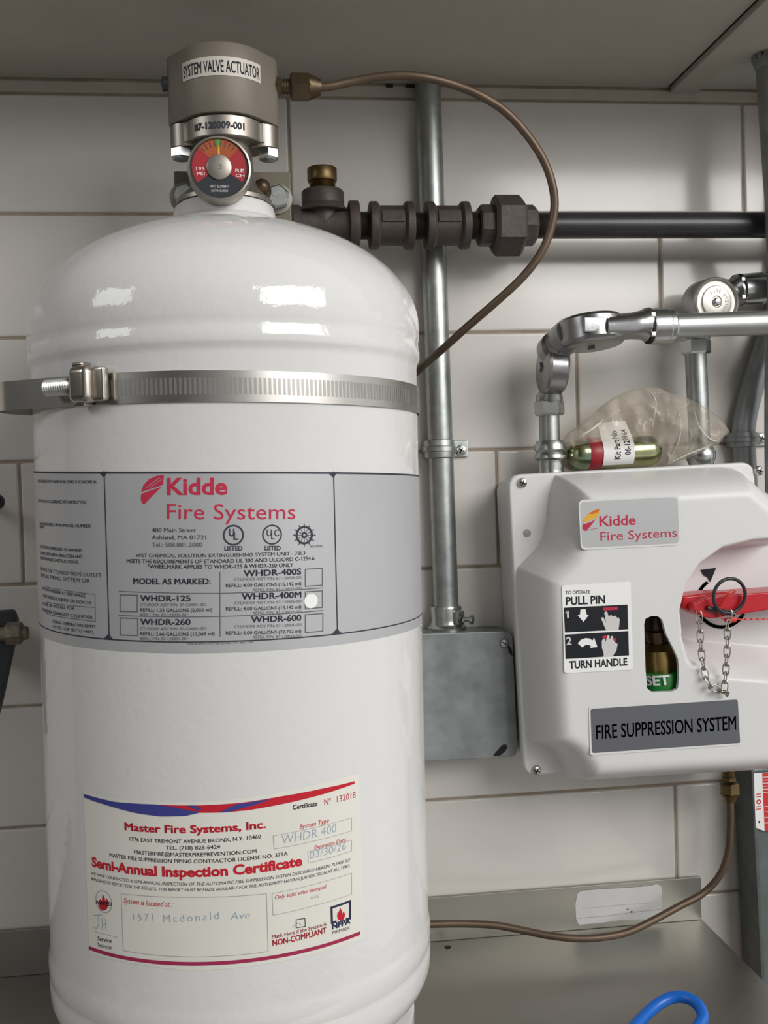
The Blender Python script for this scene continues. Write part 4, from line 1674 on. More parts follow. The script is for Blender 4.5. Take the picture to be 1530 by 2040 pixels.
o = d.build('warning_sticker', post)
o['label'] = 'red and white printed sticker'

# ================================================================== CONTROL BOX
FY = -0.064                                 # front of the flange
BYY = -0.114                                # front of the bulge
f_tl, f_tr, f_bl = at(1012, 946, FY), at(1503, 920, FY), at(1045, 1547, FY)
f_br = f_tr + (f_bl - f_tl)
box = thing('control_box', 'white plastic fire suppression control box on the tile wall with a red pull handle', 'control box', tuple((f_bl + f_br) / 2))
mb = MB()
fc = (f_tl + f_tr + f_bl + f_br) / 4
fl = [f_tl, f_tr, f_br, f_bl]
mb.prism(rpoly(fl, 0.012, 6), (0, 0.010, 0), 0.0022, seg=3)
ins = [fc + (q - fc) * 0.965 + Vector((0, 0.0095, 0)) for q in fl]
mb.prism(rpoly(ins, 0.012, 6), (0, -FY - 0.011, 0), 0.0015)
mb.build('back_box', PLAST, box)

ex = (f_tr - f_tl)
ez = (f_bl - f_tl)
Wb, Hb = ex.length, ez.length
ex.normalize()
ez.normalize()


def to_ab(u, v, y):
    p = at(u, v, y) - f_tl
    return (p.dot(ex), p.dot(ez))


def sdf(P, A, B):
    """signed distance to polygon P, positive inside"""
    P = np.array(P)
    dmin = np.full(A.shape, 1e9)
    ins = np.zeros(A.shape, bool)
    n = len(P)
    for i in range(n):
        x0, y0 = P[i]
        x1, y1 = P[(i + 1) % n]
        ex_, ey_ = x1 - x0, y1 - y0
        t = np.clip(((A - x0) * ex_ + (B - y0) * ey_) / (ex_ ** 2 + ey_ ** 2), 0, 1)
        dmin = np.minimum(dmin, np.hypot(A - x0 - t * ex_, B - y0 - t * ey_))
        cnd = ((y0 > B) != (y1 > B)) & (A < (x1 - x0) * (B - y0) / (y1 - y0 + 1e-12) + x0)
        ins ^= cnd
    return np.where(ins, dmin, -dmin)


def smooth_poly(pts, k=6):
    return [tuple(p.xy) for p in catmull([Vector((a, b, 0)) for a, b in pts], k, True)]


# outline of the foot of the bulge (picture points at the flange depth), notched at the screw corners
foot_px = [(1122, 944), (1280, 936), (1440, 927), (1472, 941), (1500, 965), (1528, 985), (1534, 1050), (1540, 1240), (1546, 1420), (1546, 1478), (1522, 1512), (1478, 1528), (1300, 1540), (1152, 1550), (1124, 1543), (1104, 1516), (1088, 1494),
           (1060, 1478), (1046, 1460), (1036, 1300), (1028, 1150), (1038, 1122), (1072, 1085), (1088, 1040), (1094, 985), (1104, 955)]
foot = smooth_poly([to_ab(u, v, FY) for u, v in foot_px], 4)
rec_px = [(1640, 1084), (1560, 1085), (1500, 1090), (1445, 1104), (1405, 1133), (1380, 1172), (1370, 1215), (1374, 1258), (1392, 1290), (1430, 1302), (1480, 1306), (1560, 1312), (1640, 1314)]
rec = [to_ab(u, v, BYY) for u, v in rec_px]
win_px = [(1281, 1242), (1284, 1231), (1295, 1226), (1309, 1226), (1317, 1233), (1325, 1262), (1338, 1288), (1348, 1310), (1350, 1330), (1350, 1352), (1347, 1370), (1336, 1376), (1297, 1378), (1286, 1370), (1283, 1330), (1282, 1285)]
win = [to_ab(u, v, BYY) for u, v in win_px]
nx, ny = 190, 226
A, B = np.meshgrid(np.linspace(-0.002, Wb + 0.018, nx), np.linspace(-0.004, Hb + 0.007, ny))
dwin = sdf(win, A, B)
cell = (Wb + 0.020) / (nx - 1)
# pull the grid rows next to the window opening onto its edge
Pw = np.array(win)
near = np.abs(dwin) < cell * 0.75
for (j, i) in zip(*np.where(near)):
    bestd, bp_ = 1e9, None
    for k in range(len(Pw)):
        p, q = Pw[k], Pw[(k + 1) % len(Pw)]
        e = q - p
        t = np.clip(((A[j, i] - p[0]) * e[0] + (B[j, i] - p[1]) * e[1]) / (e @ e), 0, 1)
        c_ = p + e * t
        dd = np.hypot(A[j, i] - c_[0], B[j, i] - c_[1])
        if dd < bestd:
            bestd, bp_ = dd, c_
    A[j, i], B[j, i] = bp_
df = sdf(foot, A, B)
w1 = 0.027
s1 = np.clip(df / w1, 0, 1)
Hmax = FY - BYY
h = Hmax * (1 - (1 - s1) ** 2.6)
h = np.where(df > 0, h, np.maximum(df * 2.6 * Hmax / w1, -0.006))
dr_ = sdf(rec, A, B)
bz = np.array([to_ab(1440, 1250, BYY)[1], to_ab(1440, 1345, BYY)[1]])
soft = np.clip((B - bz[0]) / (bz[1] - bz[0]), 0, 1)
w2 = 0.011 + 0.016 * soft
s2 = np.clip((dr_ + w2 * 0.75) / w2, 0, 1)
s2 = s2 * s2 * (3 - 2 * s2)
floor_h = 0.006
h = np.where(h > floor_h, floor_h + (h - floor_h) * (1 - s2), h)
vs = []
for j in range(ny):
    for i in range(nx):
        p = f_tl + ex * A[j, i] + ez * B[j, i]
        vs.append(Vector((p.x, FY - h[j, i], p.z)))
fs = []
for j in range(ny - 1):
    for i in range(nx - 1):
        q = [(j, i), (j, i + 1), (j + 1, i + 1), (j + 1, i)]
        if max(h[a_] for a_ in q) < -0.0045:
            continue
        if sum(dwin[a_] for a_ in q) / 4 > 0.0 and min(dwin[a_] for a_ in q) > -cell * 0.75:
            continue
        fs.append([a_[0] * nx + a_[1] for a_ in q])
mb = MB()
mb.add(vs, fs)
# wall of the window opening
wv = []
for a_, b_ in win:
    p = f_tl + ex * a_ + ez * b_
    wv += [Vector((p.x, BYY, p.z)), Vector((p.x, BYY + 0.004, p.z))]
n = len(win)
mb.add(wv, [[2 * k, 2 * k + 1, 2 * ((k + 1) % n) + 1, 2 * ((k + 1) % n)] for k in range(n)])
cover = mb.build('front_cover', PLAST, box, sharp=60)

for (u, v) in ((1040, 962), (1511, 938), (1068, 1534)):
    p = at(u, v, FY)
    mb = MB()
    mb.lathe(p, (0, -1, 0), [(0.0042, 0), (0.0042, 0.001), (0.0034, 0.0026), (0.0018, 0.0034), (0.0004, 0.0036)], 26)
    for k in range(2):
        mb.box(p + Vector((0, -0.0033, 0)), (0.0048, 0.0012, 0.0009), rot=Matrix.Rotation(0.4 + k * PI / 2, 3, 'Y'), mi=1)
    mb.build('cover_screw', [STEEL, GAPM], box)
mb = MB()
p = at(1050, 1062, FY)
mb.lathe(p, (0, -1, 0), [(0.0033, 0), (0.0033, 0.0004), (0.0028, 0.0006)], 24)
mb.build('hole_plug', PLASTG, box)

# ---- indicator seen through the window
IY = -0.086
pi0, pi1 = at(1305, 1215, IY), at(1320, 1392, IY)
iv = (pi0 - pi1)
Li = iv.length


def ifr(v):
    return (at(1312, 1392, IY) - at(1312, v, IY)).length


mb = MB()
mb.lathe(pi1, iv, [(0.0100, ifr(1335)), (0.0150, ifr(1334)), (0.0158, ifr(1310)), (0.0150, ifr(1292)), (0.0140, ifr(1290)), (0.0115, ifr(1284)), (0.0100, ifr(1280))], 40)
mb.lathe(pi1, iv, [(0.0088, ifr(1281)), (0.0100, ifr(1270)), (0.0104, ifr(1256)), (0.0080, ifr(1252)), (0.0072, ifr(1240)), (0.0062, ifr(1228)), (0.001, ifr(1220))], 32, mi=1)
ind = mb.build('indicator_plunger', [mat('bright_brass', (0.50, 0.34, 0.13), 0.34, metal=1.0), mat('bronze_neck', (0.20, 0.14, 0.10), 0.35, metal=0.9)], box)
mb = MB()
mb.lathe(pi1, iv, [(0.0150, -0.004), (0.0205, -0.0035), (0.0205, ifr(1340)), (0.0195, ifr(1334)), (0.012, ifr(1333))], 48)
grn = mb.build('green_collar', GREEN, box)
gx = (pi0 + pi1).x / 2
gs = CylSurf(at(1320, 1362, IY).x, IY, 0.0205, step=0.002)
d = Decal(gs, 0.0016)
d.text('SET', (1290, 1364), (1334, 1362), 19, WPAINT, 1, bold=0.03)
d.build('set_lettering', grn)

# ---- labels on the cover
fsf = PlaneSurf(BYY)
d = Decal(fsf, 0.0005)
d.rounded([(1152, 996), (1352, 986), (1356, 1086), (1157, 1096)], 14, PLAST, 0)
d.rounded([(1155, 1000), (1349, 990), (1353, 1082), (1160, 1091)], 12, FOIL, 1)
d.text('Kidde', (1194, 1048), (1266, 1045), 21, REDINK, 2, bold=0.018)
d.text('Fire Systems', (1196, 1077.5), (1348, 1069), 18.5, REDINK, 2, bold=0.0)
d.poly([(1194, 1014), (1184, 1016), (1170, 1024), (1162, 1036), (1161, 1042), (1178, 1036), (1190, 1030), (1193, 1022)], YEL, 2)
d.poly([(1194, 1014), (1184, 1016), (1172, 1023), (1180, 1024), (1191, 1020)], ORANGE, 3)
d.poly([(1160, 1045), (1160, 1053), (1163, 1057), (1168, 1057), (1176, 1048), (1187, 1034), (1176, 1040)], REDINK, 2)
d.stroke([(1166, 1057), (1190, 1052)], 1.0, REDINK, 2)
o = d.build('logo_label', cover)
o['label'] = 'small silver label with red lettering'

Z = lambda pts: [(1090 + x / 7.65, 1120 + y / 7.65) for x, y in pts]
d = Decal(fsf, 0.0005)
d.rounded([(1119, 1166), (1256, 1158), (1261, 1334), (1124, 1341)], 7, WPAINT, 0)
d.text('TO OPERATE', Z([(275, 490)])[0], Z([(652, 473)])[0], 7.2, INKBLACK, 1, bold=0.01)
d.text('PULL PIN', Z([(283, 652)])[0], Z([(882, 622)])[0], 16.5, INKBLACK, 1, bold=0.03)
d.poly(Z([(250, 692), (1220, 645), (1232, 1020), (268, 1070)]), INKBLACK, 1)
d.poly(Z([(266, 1102), (1232, 1047), (1243, 1418), (278, 1472)]), INKBLACK, 1)
d.text('1', Z([(300, 850)])[0], Z([(330, 848)])[0], 15, HANDG, 2, bold=0.0)
d.stroke(Z([(280, 770), (308, 742)]), 2.6, HANDG, 2)
d.text('2', Z([(290, 1257)])[0], Z([(368, 1253)])[0], 16, HANDG, 2, bold=0.02)
d.poly(Z([(505, 718), (580, 715), (600, 800), (632, 797), (550, 910), (460, 803), (495, 800)]), WPAINT, 2)
d.poly(Z([(895, 1035), (860, 960), (820, 860), (830, 838), (855, 840), (890, 910), (880, 830), (865, 770), (880, 750), (910, 750), (925, 800), (935, 830), (950, 812), (975, 805), (1000, 830), (1020, 815), (1040, 815), (1060, 845), (1085, 840), (1100, 870), (1100, 900), (1085, 1028)]), HANDG, 2)
d.stroke(Z([(870, 712), (1050, 700)]), 7, REDINK, 2)
d.poly(Z([(462, 1235), (510, 1180), (580, 1155), (640, 1160), (690, 1190), (710, 1145), (762, 1290), (645, 1305), (665, 1275), (620, 1255), (570, 1265), (530, 1295)]), WPAINT, 2)
d.poly(Z([(850, 1440), (860, 1400), (830, 1300), (828, 1200), (850, 1160), (875, 1170), (885, 1215), (905, 1150), (920, 1108), (945, 1115), (945, 1165), (955, 1165), (975, 1120), (1000, 1125), (1000, 1170), (1030, 1215), (1070, 1245), (1050, 1350), (995, 1430)]), HANDG, 2)
d.poly(Z([(838, 1125), (890, 1110), (908, 1130), (885, 1190), (870, 1155), (840, 1160)]), REDINK, 3)
d.poly(Z([(1005, 1155), (1035, 1150), (1048, 1195), (1020, 1200), (1000, 1175)]), REDINK, 3)
d.text('TURN HANDLE', Z([(335, 1622)])[0], Z([(1220, 1568)])[0], 15.5, INKBLACK, 1, bold=0.03)
o = d.build('instruction_label', cover)
o['label'] = 'white and black pictogram label'

d = Decal(fsf, 0.0005)
d.rounded([(1172, 1408), (1473, 1388), (1478, 1484), (1175, 1505)], 9, PLAST, 0)
d.rounded([(1176, 1412), (1469, 1393), (1474, 1480), (1179, 1500)], 6, DARKLAB, 1)
d.text('FIRE SUPPRESSION SYSTEM', (1187.5, 1472), (1466, 1453), 29, INKBLACK, 2, bold=0.012)
o = d.build('system_label', cover)
o['label'] = 'dark grey label with black lettering'

# ---- turn arrow printed on the recess floor
rf = PlaneSurf(FY - floor_h)
d = Decal(rf, 0.0007)
cx_, cy_, rr_ = 1437, 1200, 49


def arcpts(a0, a1, r, n=14):
    return [(cx_ + r * math.cos(R2(a0 + (a1 - a0) * k / n)), cy_ + r * math.sin(R2(a0 + (a1 - a0) * k / n))) for k in range(n + 1)]


d.stroke(arcpts(190, 232, rr_), 8, INKBLACK, 1)
d.stroke(arcpts(30, 150, rr_), 8.5, INKBLACK, 1)
d.poly([(1395, 1135), (1426, 1131), (1414, 1160), (1409, 1150), (1401, 1146)], INKBLACK, 1)
d.build('turn_arrow', cover)

# ---- handle, pin, ring, chain, seal
HY = -0.118
mb = MB()
hpoly = [(1381, 1203), (1396, 1196), (1418, 1188), (1470, 1184), (1560, 1178), (1660, 1172), (1660, 1196), (1560, 1209), (1520, 1217), (1486, 1222), (1440, 1229), (1419, 1233), (1400, 1229), (1386, 1221), (1380, 1212)]
mb.prism([at(u, v, HY) for u, v in hpoly], (0, 0.034, 0), 0.0012, seg=3)
mb.prism([at(u, v, HY + 0.010) for u, v in ((1360, 1188), (1400, 1183), (1445, 1180), (1475, 1184), (1475, 1214), (1440, 1220), (1385, 1222), (1362, 1214))], (0, 0.024, 0), 0.0020, seg=3)
mb.build('pull_handle', REDPL, box)
mb = MB()
rc = at(1453, 1187, HY - 0.006)
rx = Vector((1, 0.10, 0)).normalized()
rz = Vector((0, -0.10, 1)).normalized()
rg = [rc + (rx * math.cos(2 * PI * k / 40) + rz * math.sin(2 * PI * k / 40)) * 0.0139 for k in range(40)]
mb.tube(rg, 0.0014, 12, closed=True, smooth=0)
mb.cyl(at(1409, 1211, HY - 0.0022), at(1464, 1224, HY - 0.0040), 0.0019, 16)
mb.build('pull_pin', BLACKPL, box)
CHN = mat('chain_steel', (0.36, 0.33, 0.29), 0.34, metal=1.0)
mb = MB()


def chain(pts, n):
    P = catmull([at(*q) for q in pts], 12)
    Ls = [0]
    for a, b in zip(P, P[1:]):
        Ls.append(Ls[-1] + (b - a).length)
    for i in range(n):
        s = (i + 0.5) / n * Ls[-1]
        k = max(j for j in range(len(Ls)) if Ls[j] <= s)
        k = min(k, len(P) - 2)
        c_ = P[k].lerp(P[k + 1], (s - Ls[k]) / max(Ls[k + 1] - Ls[k], 1e-9))
        t = (P[k + 1] - P[k]).normalized()
        view = (CAM - c_).normalized()
        sd = t.cross(view).normalized()
        fr = sd.cross(t).normalized()
        wv_ = sd if i % 2 == 0 else (sd * 0.35 + fr * 0.9).normalized()
        hl = Ls[-1] / n * 0.66
        hw = 0.0024
        loop = []
        for q in range(16):
            a = 2 * PI * q / 16
            loop.append(c_ + t * (hl * math.copysign(abs(math.cos(a)) ** 0.75, math.cos(a))) + wv_ * (hw * math.copysign(abs(math.sin(a)) ** 0.75, math.sin(a))))
        mb.tube(loop, 0.00052, 6, closed=True, smooth=0)
        # wire wrap at the joint
        e = c_ + t * hl * 0.9
        wr_ = [e + sd * (0.0021 * math.cos(2 * PI * q / 10)) + t * (0.0009 * math.sin(2 * PI * q / 10)) for q in range(10)]
        mb.tube(wr_, 0.00052, 6, closed=True, smooth=0)


chain([(1392, 1220, HY - 0.002), (1394, 1245, HY - 0.002), (1396, 1285, HY - 0.001), (1400, 1318, HY), (1407, 1350, HY - 0.001), (1416, 1366, HY - 0.002), (1434, 1376, HY - 0.002), (1448, 1382, HY - 0.002)], 10)
chain([(1453, 1217, HY - 0.005), (1449, 1245, HY - 0.005), (1449, 1285, HY - 0.004), (1447, 1320, HY - 0.003), (1445, 1350, HY - 0.002), (1443, 1376, HY - 0.002)], 9)
mb.build('pin_chain', CHN, box)
mb = MB()
mb.tube([at(1431, 1222, HY - 0.004), at(1434, 1205, HY - 0.004), at(1446, 1186, HY - 0.0075), at(1458, 1176, HY - 0.008), at(1465, 1178, HY - 0.008), at(1460, 1182, HY - 0.007), at(1449, 1186, HY - 0.006), at(1437, 1206, HY - 0.003), at(1433, 1221, HY - 0.003), at(1440, 1233, HY - 0.004), at(1455, 1236, HY - 0.004)], 0.00055, 8)
mb.box(at(1455, 1235, HY - 0.004), (0.010, 0.003, 0.0042), 0.0012)
ta, tb = at(1466, 1234, HY - 0.004), at(1660, 1232, HY - 0.004)
mb.cyl(ta, tb, 0.00042, 8)
for k in range(16):
    mb.lathe(ta.lerp(tb, (k + 0.5) / 16) - Vector((0.0008, 0, 0)), (1, 0, 0), [(0.0004, 0), (0.0010, 0.0008), (0.0004, 0.0016)], 8)
mb.build('wire_seal', REDSEAL, box)

# fitting and lower tube
LTY = -0.045
ft = at(1449, 1525, LTY)
mb = MB()
mb.lathe(at(1449, 1512, LTY), at(1453, 1560, LTY) - at(1449, 1512, LTY), [(0.0062, 0), (0.0062, 0.0075), (0.0058, 0.008), (0.0064, 0.010), (0.0056, 0.0115), (0.0052, 0.014)], 24)
mb.hexa(at(1452, 1547, LTY), at(1452, 1556, LTY), 0.0066, phase=0.4)
mb.hexa(at(1453, 1559, LTY), at(1454, 1582, LTY), 0.0088, phase=0.3)
mb.lathe(at(1454, 1581, LTY), at(1455, 1600, LTY) - at(1454, 1581, LTY), [(0.0080, 0), (0.0058, 0.004), (0.0050, 0.0065)], 24)
mb.build('tube_fitting', BRASS, box)
lt = [(1454, 1590, LTY), (1455, 1620, LTY), (1454, 1665, LTY), (1449, 1705, LTY), (1433, 1745, LTY), (1400, 1780, LTY), (1352, 1806, LTY - 0.004), (1300, 1834, LTY - 0.012), (1250, 1857, LTY - 0.018), (1200, 1867, LTY - 0.020), (1150, 1869.5, LTY - 0.020), (1095, 1864, LTY - 0.016), (1040, 1853, LTY - 0.010), (985, 1843, LTY - 0.006), (920, 1840, LTY - 0.004), (860, 1841, LTY - 0.004)]
P = [at(*q) for q in lt]
P += [P[-1] + Vector((-0.03, 0.0, 0.001)), P[-1] + Vector((-0.07, 0.008, 0.01)), P[-1] + Vector((-0.11, 0.02, 0.05)), P[-1] + Vector((-0.115, 0.024, 0.12))]
mb = MB()
mb.tube(P, 0.0031, 16)
tag(mb.build('copper_tube', COPPER, origin=P[0]), 'brown copper tube curving from under the control box along the shelf', 'tube', 'copper tubes')

# ================================================================== GAS CARTRIDGE IN A PLASTIC BAG ON TOP OF THE BOX
GY = -0.034
zbt = at(1220, 931, FY).z - 0.0002
ga, gb = at(1128, 918, GY), at(1318, 910, GY)
rg_ = 0.0138
boxtop = min((f_tl + ex * t).z for t in (Wb * 0.25, Wb * 0.6))
ga.z = (f_tl + ex * (ga - f_tl).dot(ex)).z + rg_ + 0.0005
gb.z = (f_tl + ex * (gb - f_tl).dot(ex)).z + rg_ + 0.0005
dg_ = (gb - ga)
Lg = dg_.length
car = thing('gas_cartridge', 'shiny greenish gas cartridge with a red band inside the plastic bag', 'gas cartridge', tuple((ga + gb) / 2 - Vector((0, 0, rg_))))
pf = []
for k in range(9):
    a = PI / 2 * k / 8
    pf.append((rg_ * math.sin(a), rg_ * (1 - math.cos(a))))
for k in range(9):
    a = PI / 2 * (1 - k / 8)
    pf.append((rg_ * math.sin(a), Lg - rg_ * (1 - math.sin(PI / 2 - a) if False else 1) + rg_ * math.cos(a)))
mb = MB()
mb.lathe(ga, dg_, pf, 40)
mb.build('bottle', BOTTLE, car)
mb = MB()
u0 = (at(1167, 915, GY) - ga).length
u1 = (at(1192, 915, GY) - ga).length
mb.lathe(ga, dg_, [(rg_ + 0.0002, u0), (rg_ + 0.0003, u0 + 0.0002), (rg_ + 0.0003, u1 - 0.0002), (rg_ + 0.0002, u1)], 40, caps=False)
mb.build('red_band', mat('red_tape', (0.34, 0.02, 0.03), 0.4), car)
# paper tag wrapped over the front
tag_x0 = at(1204, 900, GY - 0.016)
tag_x1 = at(1266, 900, GY - 0.016)
gax = dg_.normalized()
gup = Vector((0, 0, 1))


class TagSurf:
    """paper that follows the front of the cartridge and stands up above it"""
    step = None

    def fwd(self, a, b, h):
        # a along the cartridge (0..1), b metres up from the cartridge's mid height
        q = b / (rg_ + 0.001)
        base = ga + gax * (u_tag0 + a)
        if q < 0.9:
            th = q
            return base + Vector((0, -(rg_ + 0.001 + h) * math.cos(th), (rg_ + 0.001 + h) * math.sin(th)))
        th = 0.9
        e = (q - th) * (rg_ + 0.001)
        return base + Vector((-0.12 * e, -(rg_ + 0.001 + h) * math.cos(th) + e * 0.25 - e * e * 2, (rg_ + 0.001) * math.sin(th) + e * 0.95 + h * 0.5))


u_tag0 = (tag_x0 - ga).dot(gax)
tw_ = (tag_x1 - tag_x0).length
tsf = TagSurf()
mb = MB()
NB = 22
vs, fs = [], []
for j in range(NB + 1):
    bb = -0.012 + 0.041 * j / NB
    for i in range(9):
        vs.append(tsf.fwd(tw_ * i / 8 * (1 - 0.10 * max(0, (j - 14) / 8)), bb, 0.0))
for j in range(NB):
    for i in range(8):
        fs.append([j * 9 + i, j * 9 + i + 1, (j + 1) * 9 + i + 1, (j + 1) * 9 + i])
mb.add(vs, fs, 0)
for (s_, a_, b0, b1, hh) in (('Kit Part No', 0.54, -0.006, 0.0205, 0.0056), ('06-129964', 0.86, -0.0025, 0.0215, 0.0052)):
    tv, tf = text_poly(s_, 0.012)
    x0, x1 = min(p[0] for p in tv), max(p[0] for p in tv)
    k = (b1 - b0) / (x1 - x0)
    mb.add([tsf.fwd(a_ * tw_ - p[1] * hh / CAPH, b0 + (p[0] - x0) * k, 0.0003) for p in tv], tf, 1)
o = mb.build('paper_tag', [WPAINT, INKBLACK], car, sharp=60)
o['label'] = 'white paper tag with black lettering'

# plastic bag: a loose film round the cartridge, gathered at the left and flaring to a tip at the right
bag_px = [(1118, 890), (1126, 868), (1146, 852), (1164, 838), (1184, 822), (1208, 801), (1240, 783), (1280, 771), (1310, 771), (1334, 783), (1378, 796), (1418, 822), (1452, 856), (1440, 872), (1418, 893), (1380, 910), (1345, 921), (1328, 928), (1240, 936), (1150, 940), (1122, 938)]
bag = []
for u, v in bag_px:
    p = at(u, v, -0.040)
    bag.append((p.x, p.z))
bagS = [tuple(p.xy) for p in catmull([Vector((a, b, 0)) for a, b in bag], 4, True)]
xs = [p[0] for p in bagS]
zs = [p[1] for p in bagS]
front_px = [(1118, 890), (1126, 868), (1146, 852), (1164, 838), (1184, 822), (1208, 801), (1240, 783), (1280, 771), (1310, 771), (1334, 783), (1378, 796), (1418, 822), (1452, 856), (1440, 872), (1418, 893), (1380, 910), (1345, 921), (1326, 928), (1322, 912), (1308, 893), (1270, 884), (1230, 880), (1180, 882), (1140, 888)]
fr = []
for u, v in front_px:
    p = at(u, v, -0.040)
    fr.append((p.x, p.z))
frS = [tuple(p.xy) for p in catmull([Vector((a, b, 0)) for a, b in fr], 4, True)]
rs = np.random.RandomState(5)
waves = []
for k in range(30):
    waves.append((rs.uniform(-0.5, 1.9), rs.uniform(50, 300), rs.uniform(0, 6.28)))
NXB, NZB = 150, 84


def to_edge(P, px_, pz_):
    Q = np.array(P)
    best, out = 1e9, None
    for k in range(len(Q)):
        a, b = Q[k], Q[(k + 1) % len(Q)]
        e = b - a
        t = np.clip(((px_ - a[0]) * e[0] + (pz_ - a[1]) * e[1]) / max(e @ e, 1e-14), 0, 1)
        c_ = a + e * t
        q = np.hypot(px_ - c_[0], pz_ - c_[1])
        if q < best:
            best, out = q, c_
    return out


mb = MB()
for sgn, poly in ((-1, frS), (1, bagS)):
    gx_, gz_ = np.meshgrid(np.linspace(min(xs) - 0.001, max(xs) + 0.001, NXB), np.linspace(min(zs) - 0.001, max(zs) + 0.001, NZB))
    de = sdf(poly, gx_, gz_)
    cell_ = gx_[0, 1] - gx_[0, 0]
    for (j, i) in zip(*np.where(np.abs(de) < cell_ * 0.8)):
        gx_[j, i], gz_[j, i] = to_edge(poly, gx_[j, i], gz_[j, i])
    de = sdf(poly, gx_, gz_)
    dd = sdf(bagS, gx_, gz_)
    wr = np.zeros_like(gx_)
    for ang, fq, ph in waves:
        wr += np.abs(np.sin(fq * (gx_ * math.cos(ang) + gz_ * math.sin(ang)) + ph + 1.6 * np.sin(70 * gx_ + ph + sgn))) ** 3 * (90 / fq) * 0.5
    wr -= wr.mean()
    fold = np.zeros_like(gx_)
    for ang, fq, ph in ((0.25, 95, 0.4), (-0.5, 120, 2.0), (1.15, 75, 1.0), (0.7, 150, 0.2)):
        fold += np.abs(np.arcsin(np.sin(fq * (gx_ * math.cos(ang) + gz_ * math.sin(ang)) + ph + sgn))) / 1.57 * (90 / fq) * 0.5
    fold -= fold.mean()
    infl = np.clip(np.sqrt(np.clip(dd, 0, None) / 0.03), 0, 1)
    amp = np.clip((gx_ - np.mean(xs)) / 0.05, 0, 1)
    if sgn < 0:
        yy = -0.040 - 0.0225 * infl + (0.0030 * wr + (0.004 + 0.007 * amp) * fold) * np.clip(infl * 1.6, 0, 1)
    else:
        yy = np.minimum(-0.040 + 0.026 * infl + 0.002 * wr, -0.006)
    idx = -np.ones(gx_.shape, int)
    vs, fs = [], []
    for j in range(NZB):
        for i in range(NXB):
            if de[j, i] > -1e-5:
                idx[j, i] = len(vs)
                vs.append(Vector((gx_[j, i], yy[j, i], gz_[j, i])))
    for j in range(NZB - 1):
        for i in range(NXB - 1):
            q = [idx[j, i], idx[j, i + 1], idx[j + 1, i + 1], idx[j + 1, i]]
            if min(q) >= 0:
                fs.append(q)
            elif sum(1 for t in q if t >= 0) == 3:
                fs.append([t for t in q if t >= 0])
    mb.add(vs, fs)
    if sgn < 0:
        fgx, fgz, fgy = gx_.copy(), gz_.copy(), yy.copy()
# gathered creases as thin pale tubes, standing in for the film's highlight lines
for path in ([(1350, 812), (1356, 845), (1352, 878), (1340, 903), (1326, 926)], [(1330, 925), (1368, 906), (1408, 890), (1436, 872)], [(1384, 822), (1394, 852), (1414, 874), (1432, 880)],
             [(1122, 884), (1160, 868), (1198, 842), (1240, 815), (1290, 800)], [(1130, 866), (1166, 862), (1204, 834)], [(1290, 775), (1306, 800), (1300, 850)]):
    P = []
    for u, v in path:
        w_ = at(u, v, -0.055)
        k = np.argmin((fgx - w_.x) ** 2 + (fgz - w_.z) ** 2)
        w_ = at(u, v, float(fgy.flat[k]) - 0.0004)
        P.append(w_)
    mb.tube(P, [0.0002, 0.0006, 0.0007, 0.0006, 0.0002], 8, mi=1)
bo = mb.build('plastic_bag', [FILM, mat('film_crease_highlight', (0.66, 0.63, 0.58), 0.15, spec=0.8)], origin=(float(np.mean(xs)), -0.04, min(zs)), sharp=16)
tag(bo, 'crumpled clear plastic bag on top of the control box', 'bag')

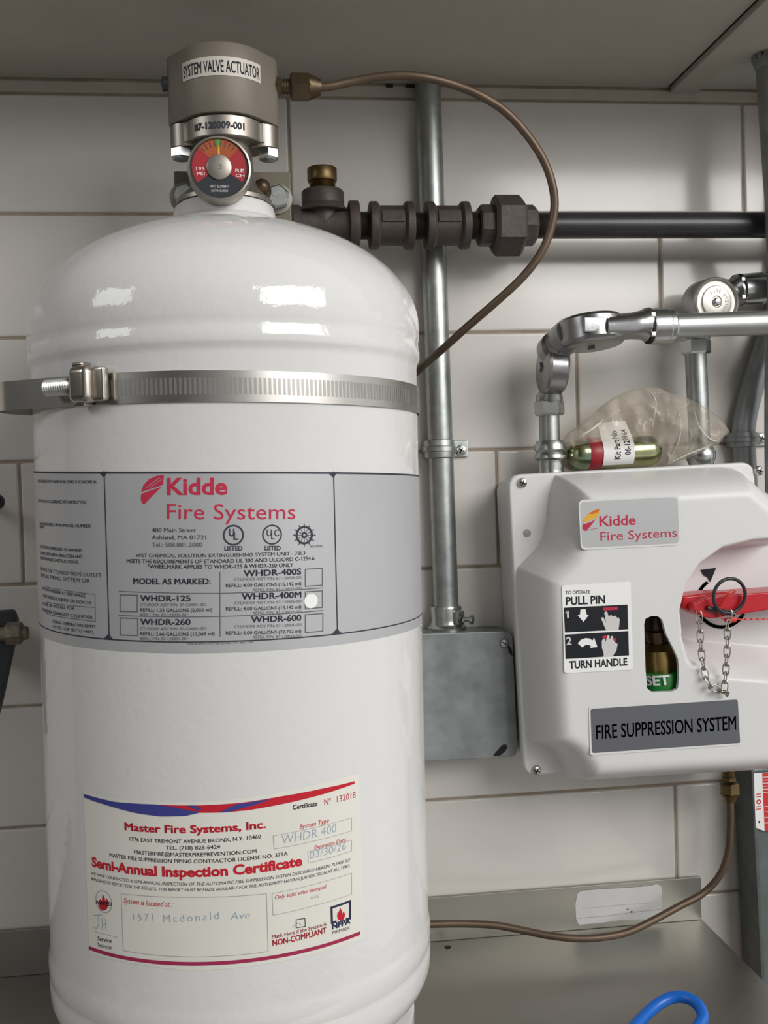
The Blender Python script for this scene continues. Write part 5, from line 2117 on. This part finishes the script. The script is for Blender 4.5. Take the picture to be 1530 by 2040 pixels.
# ================================================================== BITS AT THE EDGES
# dark bracket with a rusty bolt at the left
LY = -0.10
br_ = thing('dark_bracket', 'dark metal bracket arm with a rusty nut at the left edge of the tiles', 'bracket', tuple(at(-20, 1395, LY)))
mb = MB()
mb.prism([at(u, v, LY) for u, v in ((-90, 1225), (18, 1217), (24, 1219), (31, 1237), (29, 1262), (24, 1290), (2, 1392), (-20, 1480), (-80, 1480))], (0, 0.012, 0), 0.0012)
p = at(-60, 1300, LY)
mb.box((p.x - 0.01, (LY + 0.012) / 2 + 0.004, p.z), (0.02, -LY - 0.013, 0.03), 0.001)
mb.build('bracket_arm', DARKBR, br_)
mb = MB()
q0 = at(12, 1262, LY - 0.003)
mb.hexa(q0, q0 + Vector((0.0118, 0, 0.0)), 0.0086, phase=0.2)
mb.build('rusty_nut', RUST, br_)
mb = MB()
mb.cyl(q0 + Vector((-0.01, 0, -0.0003)), q0 + Vector((0.0160, 0, -0.0003)), 0.0052, 20, ch=0.0008)
mb.build('bolt', RUST, br_)
KY = -0.05
mb = MB()
k0 = at(-6, 1000, KY)
mb.lathe(k0 + Vector((-0.03, 0, 0)), (1, 0, 0), [(0.0075, 0), (0.0075, 0.022), (0.0072, 0.028), (0.0060, 0.0325), (0.0035, 0.0352), (0.001, 0.036)], 28)
mb.cyl(k0 + Vector((-0.024, 0.006, 0)), (k0.x - 0.024, -0.0005, k0.z), 0.004, 16)
tag(mb.build('black_knob', BLACKPL, origin=k0), 'black rounded knob just showing at the left edge of the tiles', 'knob')

# blue loop lying on the shelf at the bottom right
bz_ = SZ + 0.0045
lp = [(1240, 2075), (1262, 2048), (1290, 2018), (1318, 1996), (1345, 1986), (1372, 1989), (1392, 2004), (1400, 2025), (1392, 2044), (1370, 2068), (1345, 2095)]
Pq = []
for i, (u, v) in enumerate(lp):
    Pq.append(atz(u, v, bz_ + 0.014 * math.exp(-((i - 4.8) / 3.4) ** 2)))
back = [Pq[-1] + Vector((-0.02, -0.03, -0.004)), Pq[-1] + Vector((-0.035, -0.055, -0.004)), Pq[0] + Vector((-0.02, -0.04, 0)), Pq[0] + Vector((-0.012, -0.018, 0))]
for q in back:
    q.z = bz_
mb = MB()
mb.tube(Pq + back, 0.0044, 18, closed=True)
tag(mb.build('blue_loop_handle', BLUE, origin=(Pq[5].x, Pq[5].y, SZ)), 'bright blue plastic loop handle on the steel shelf at the bottom', 'handle')

bpy.data.objects.remove(_fo)
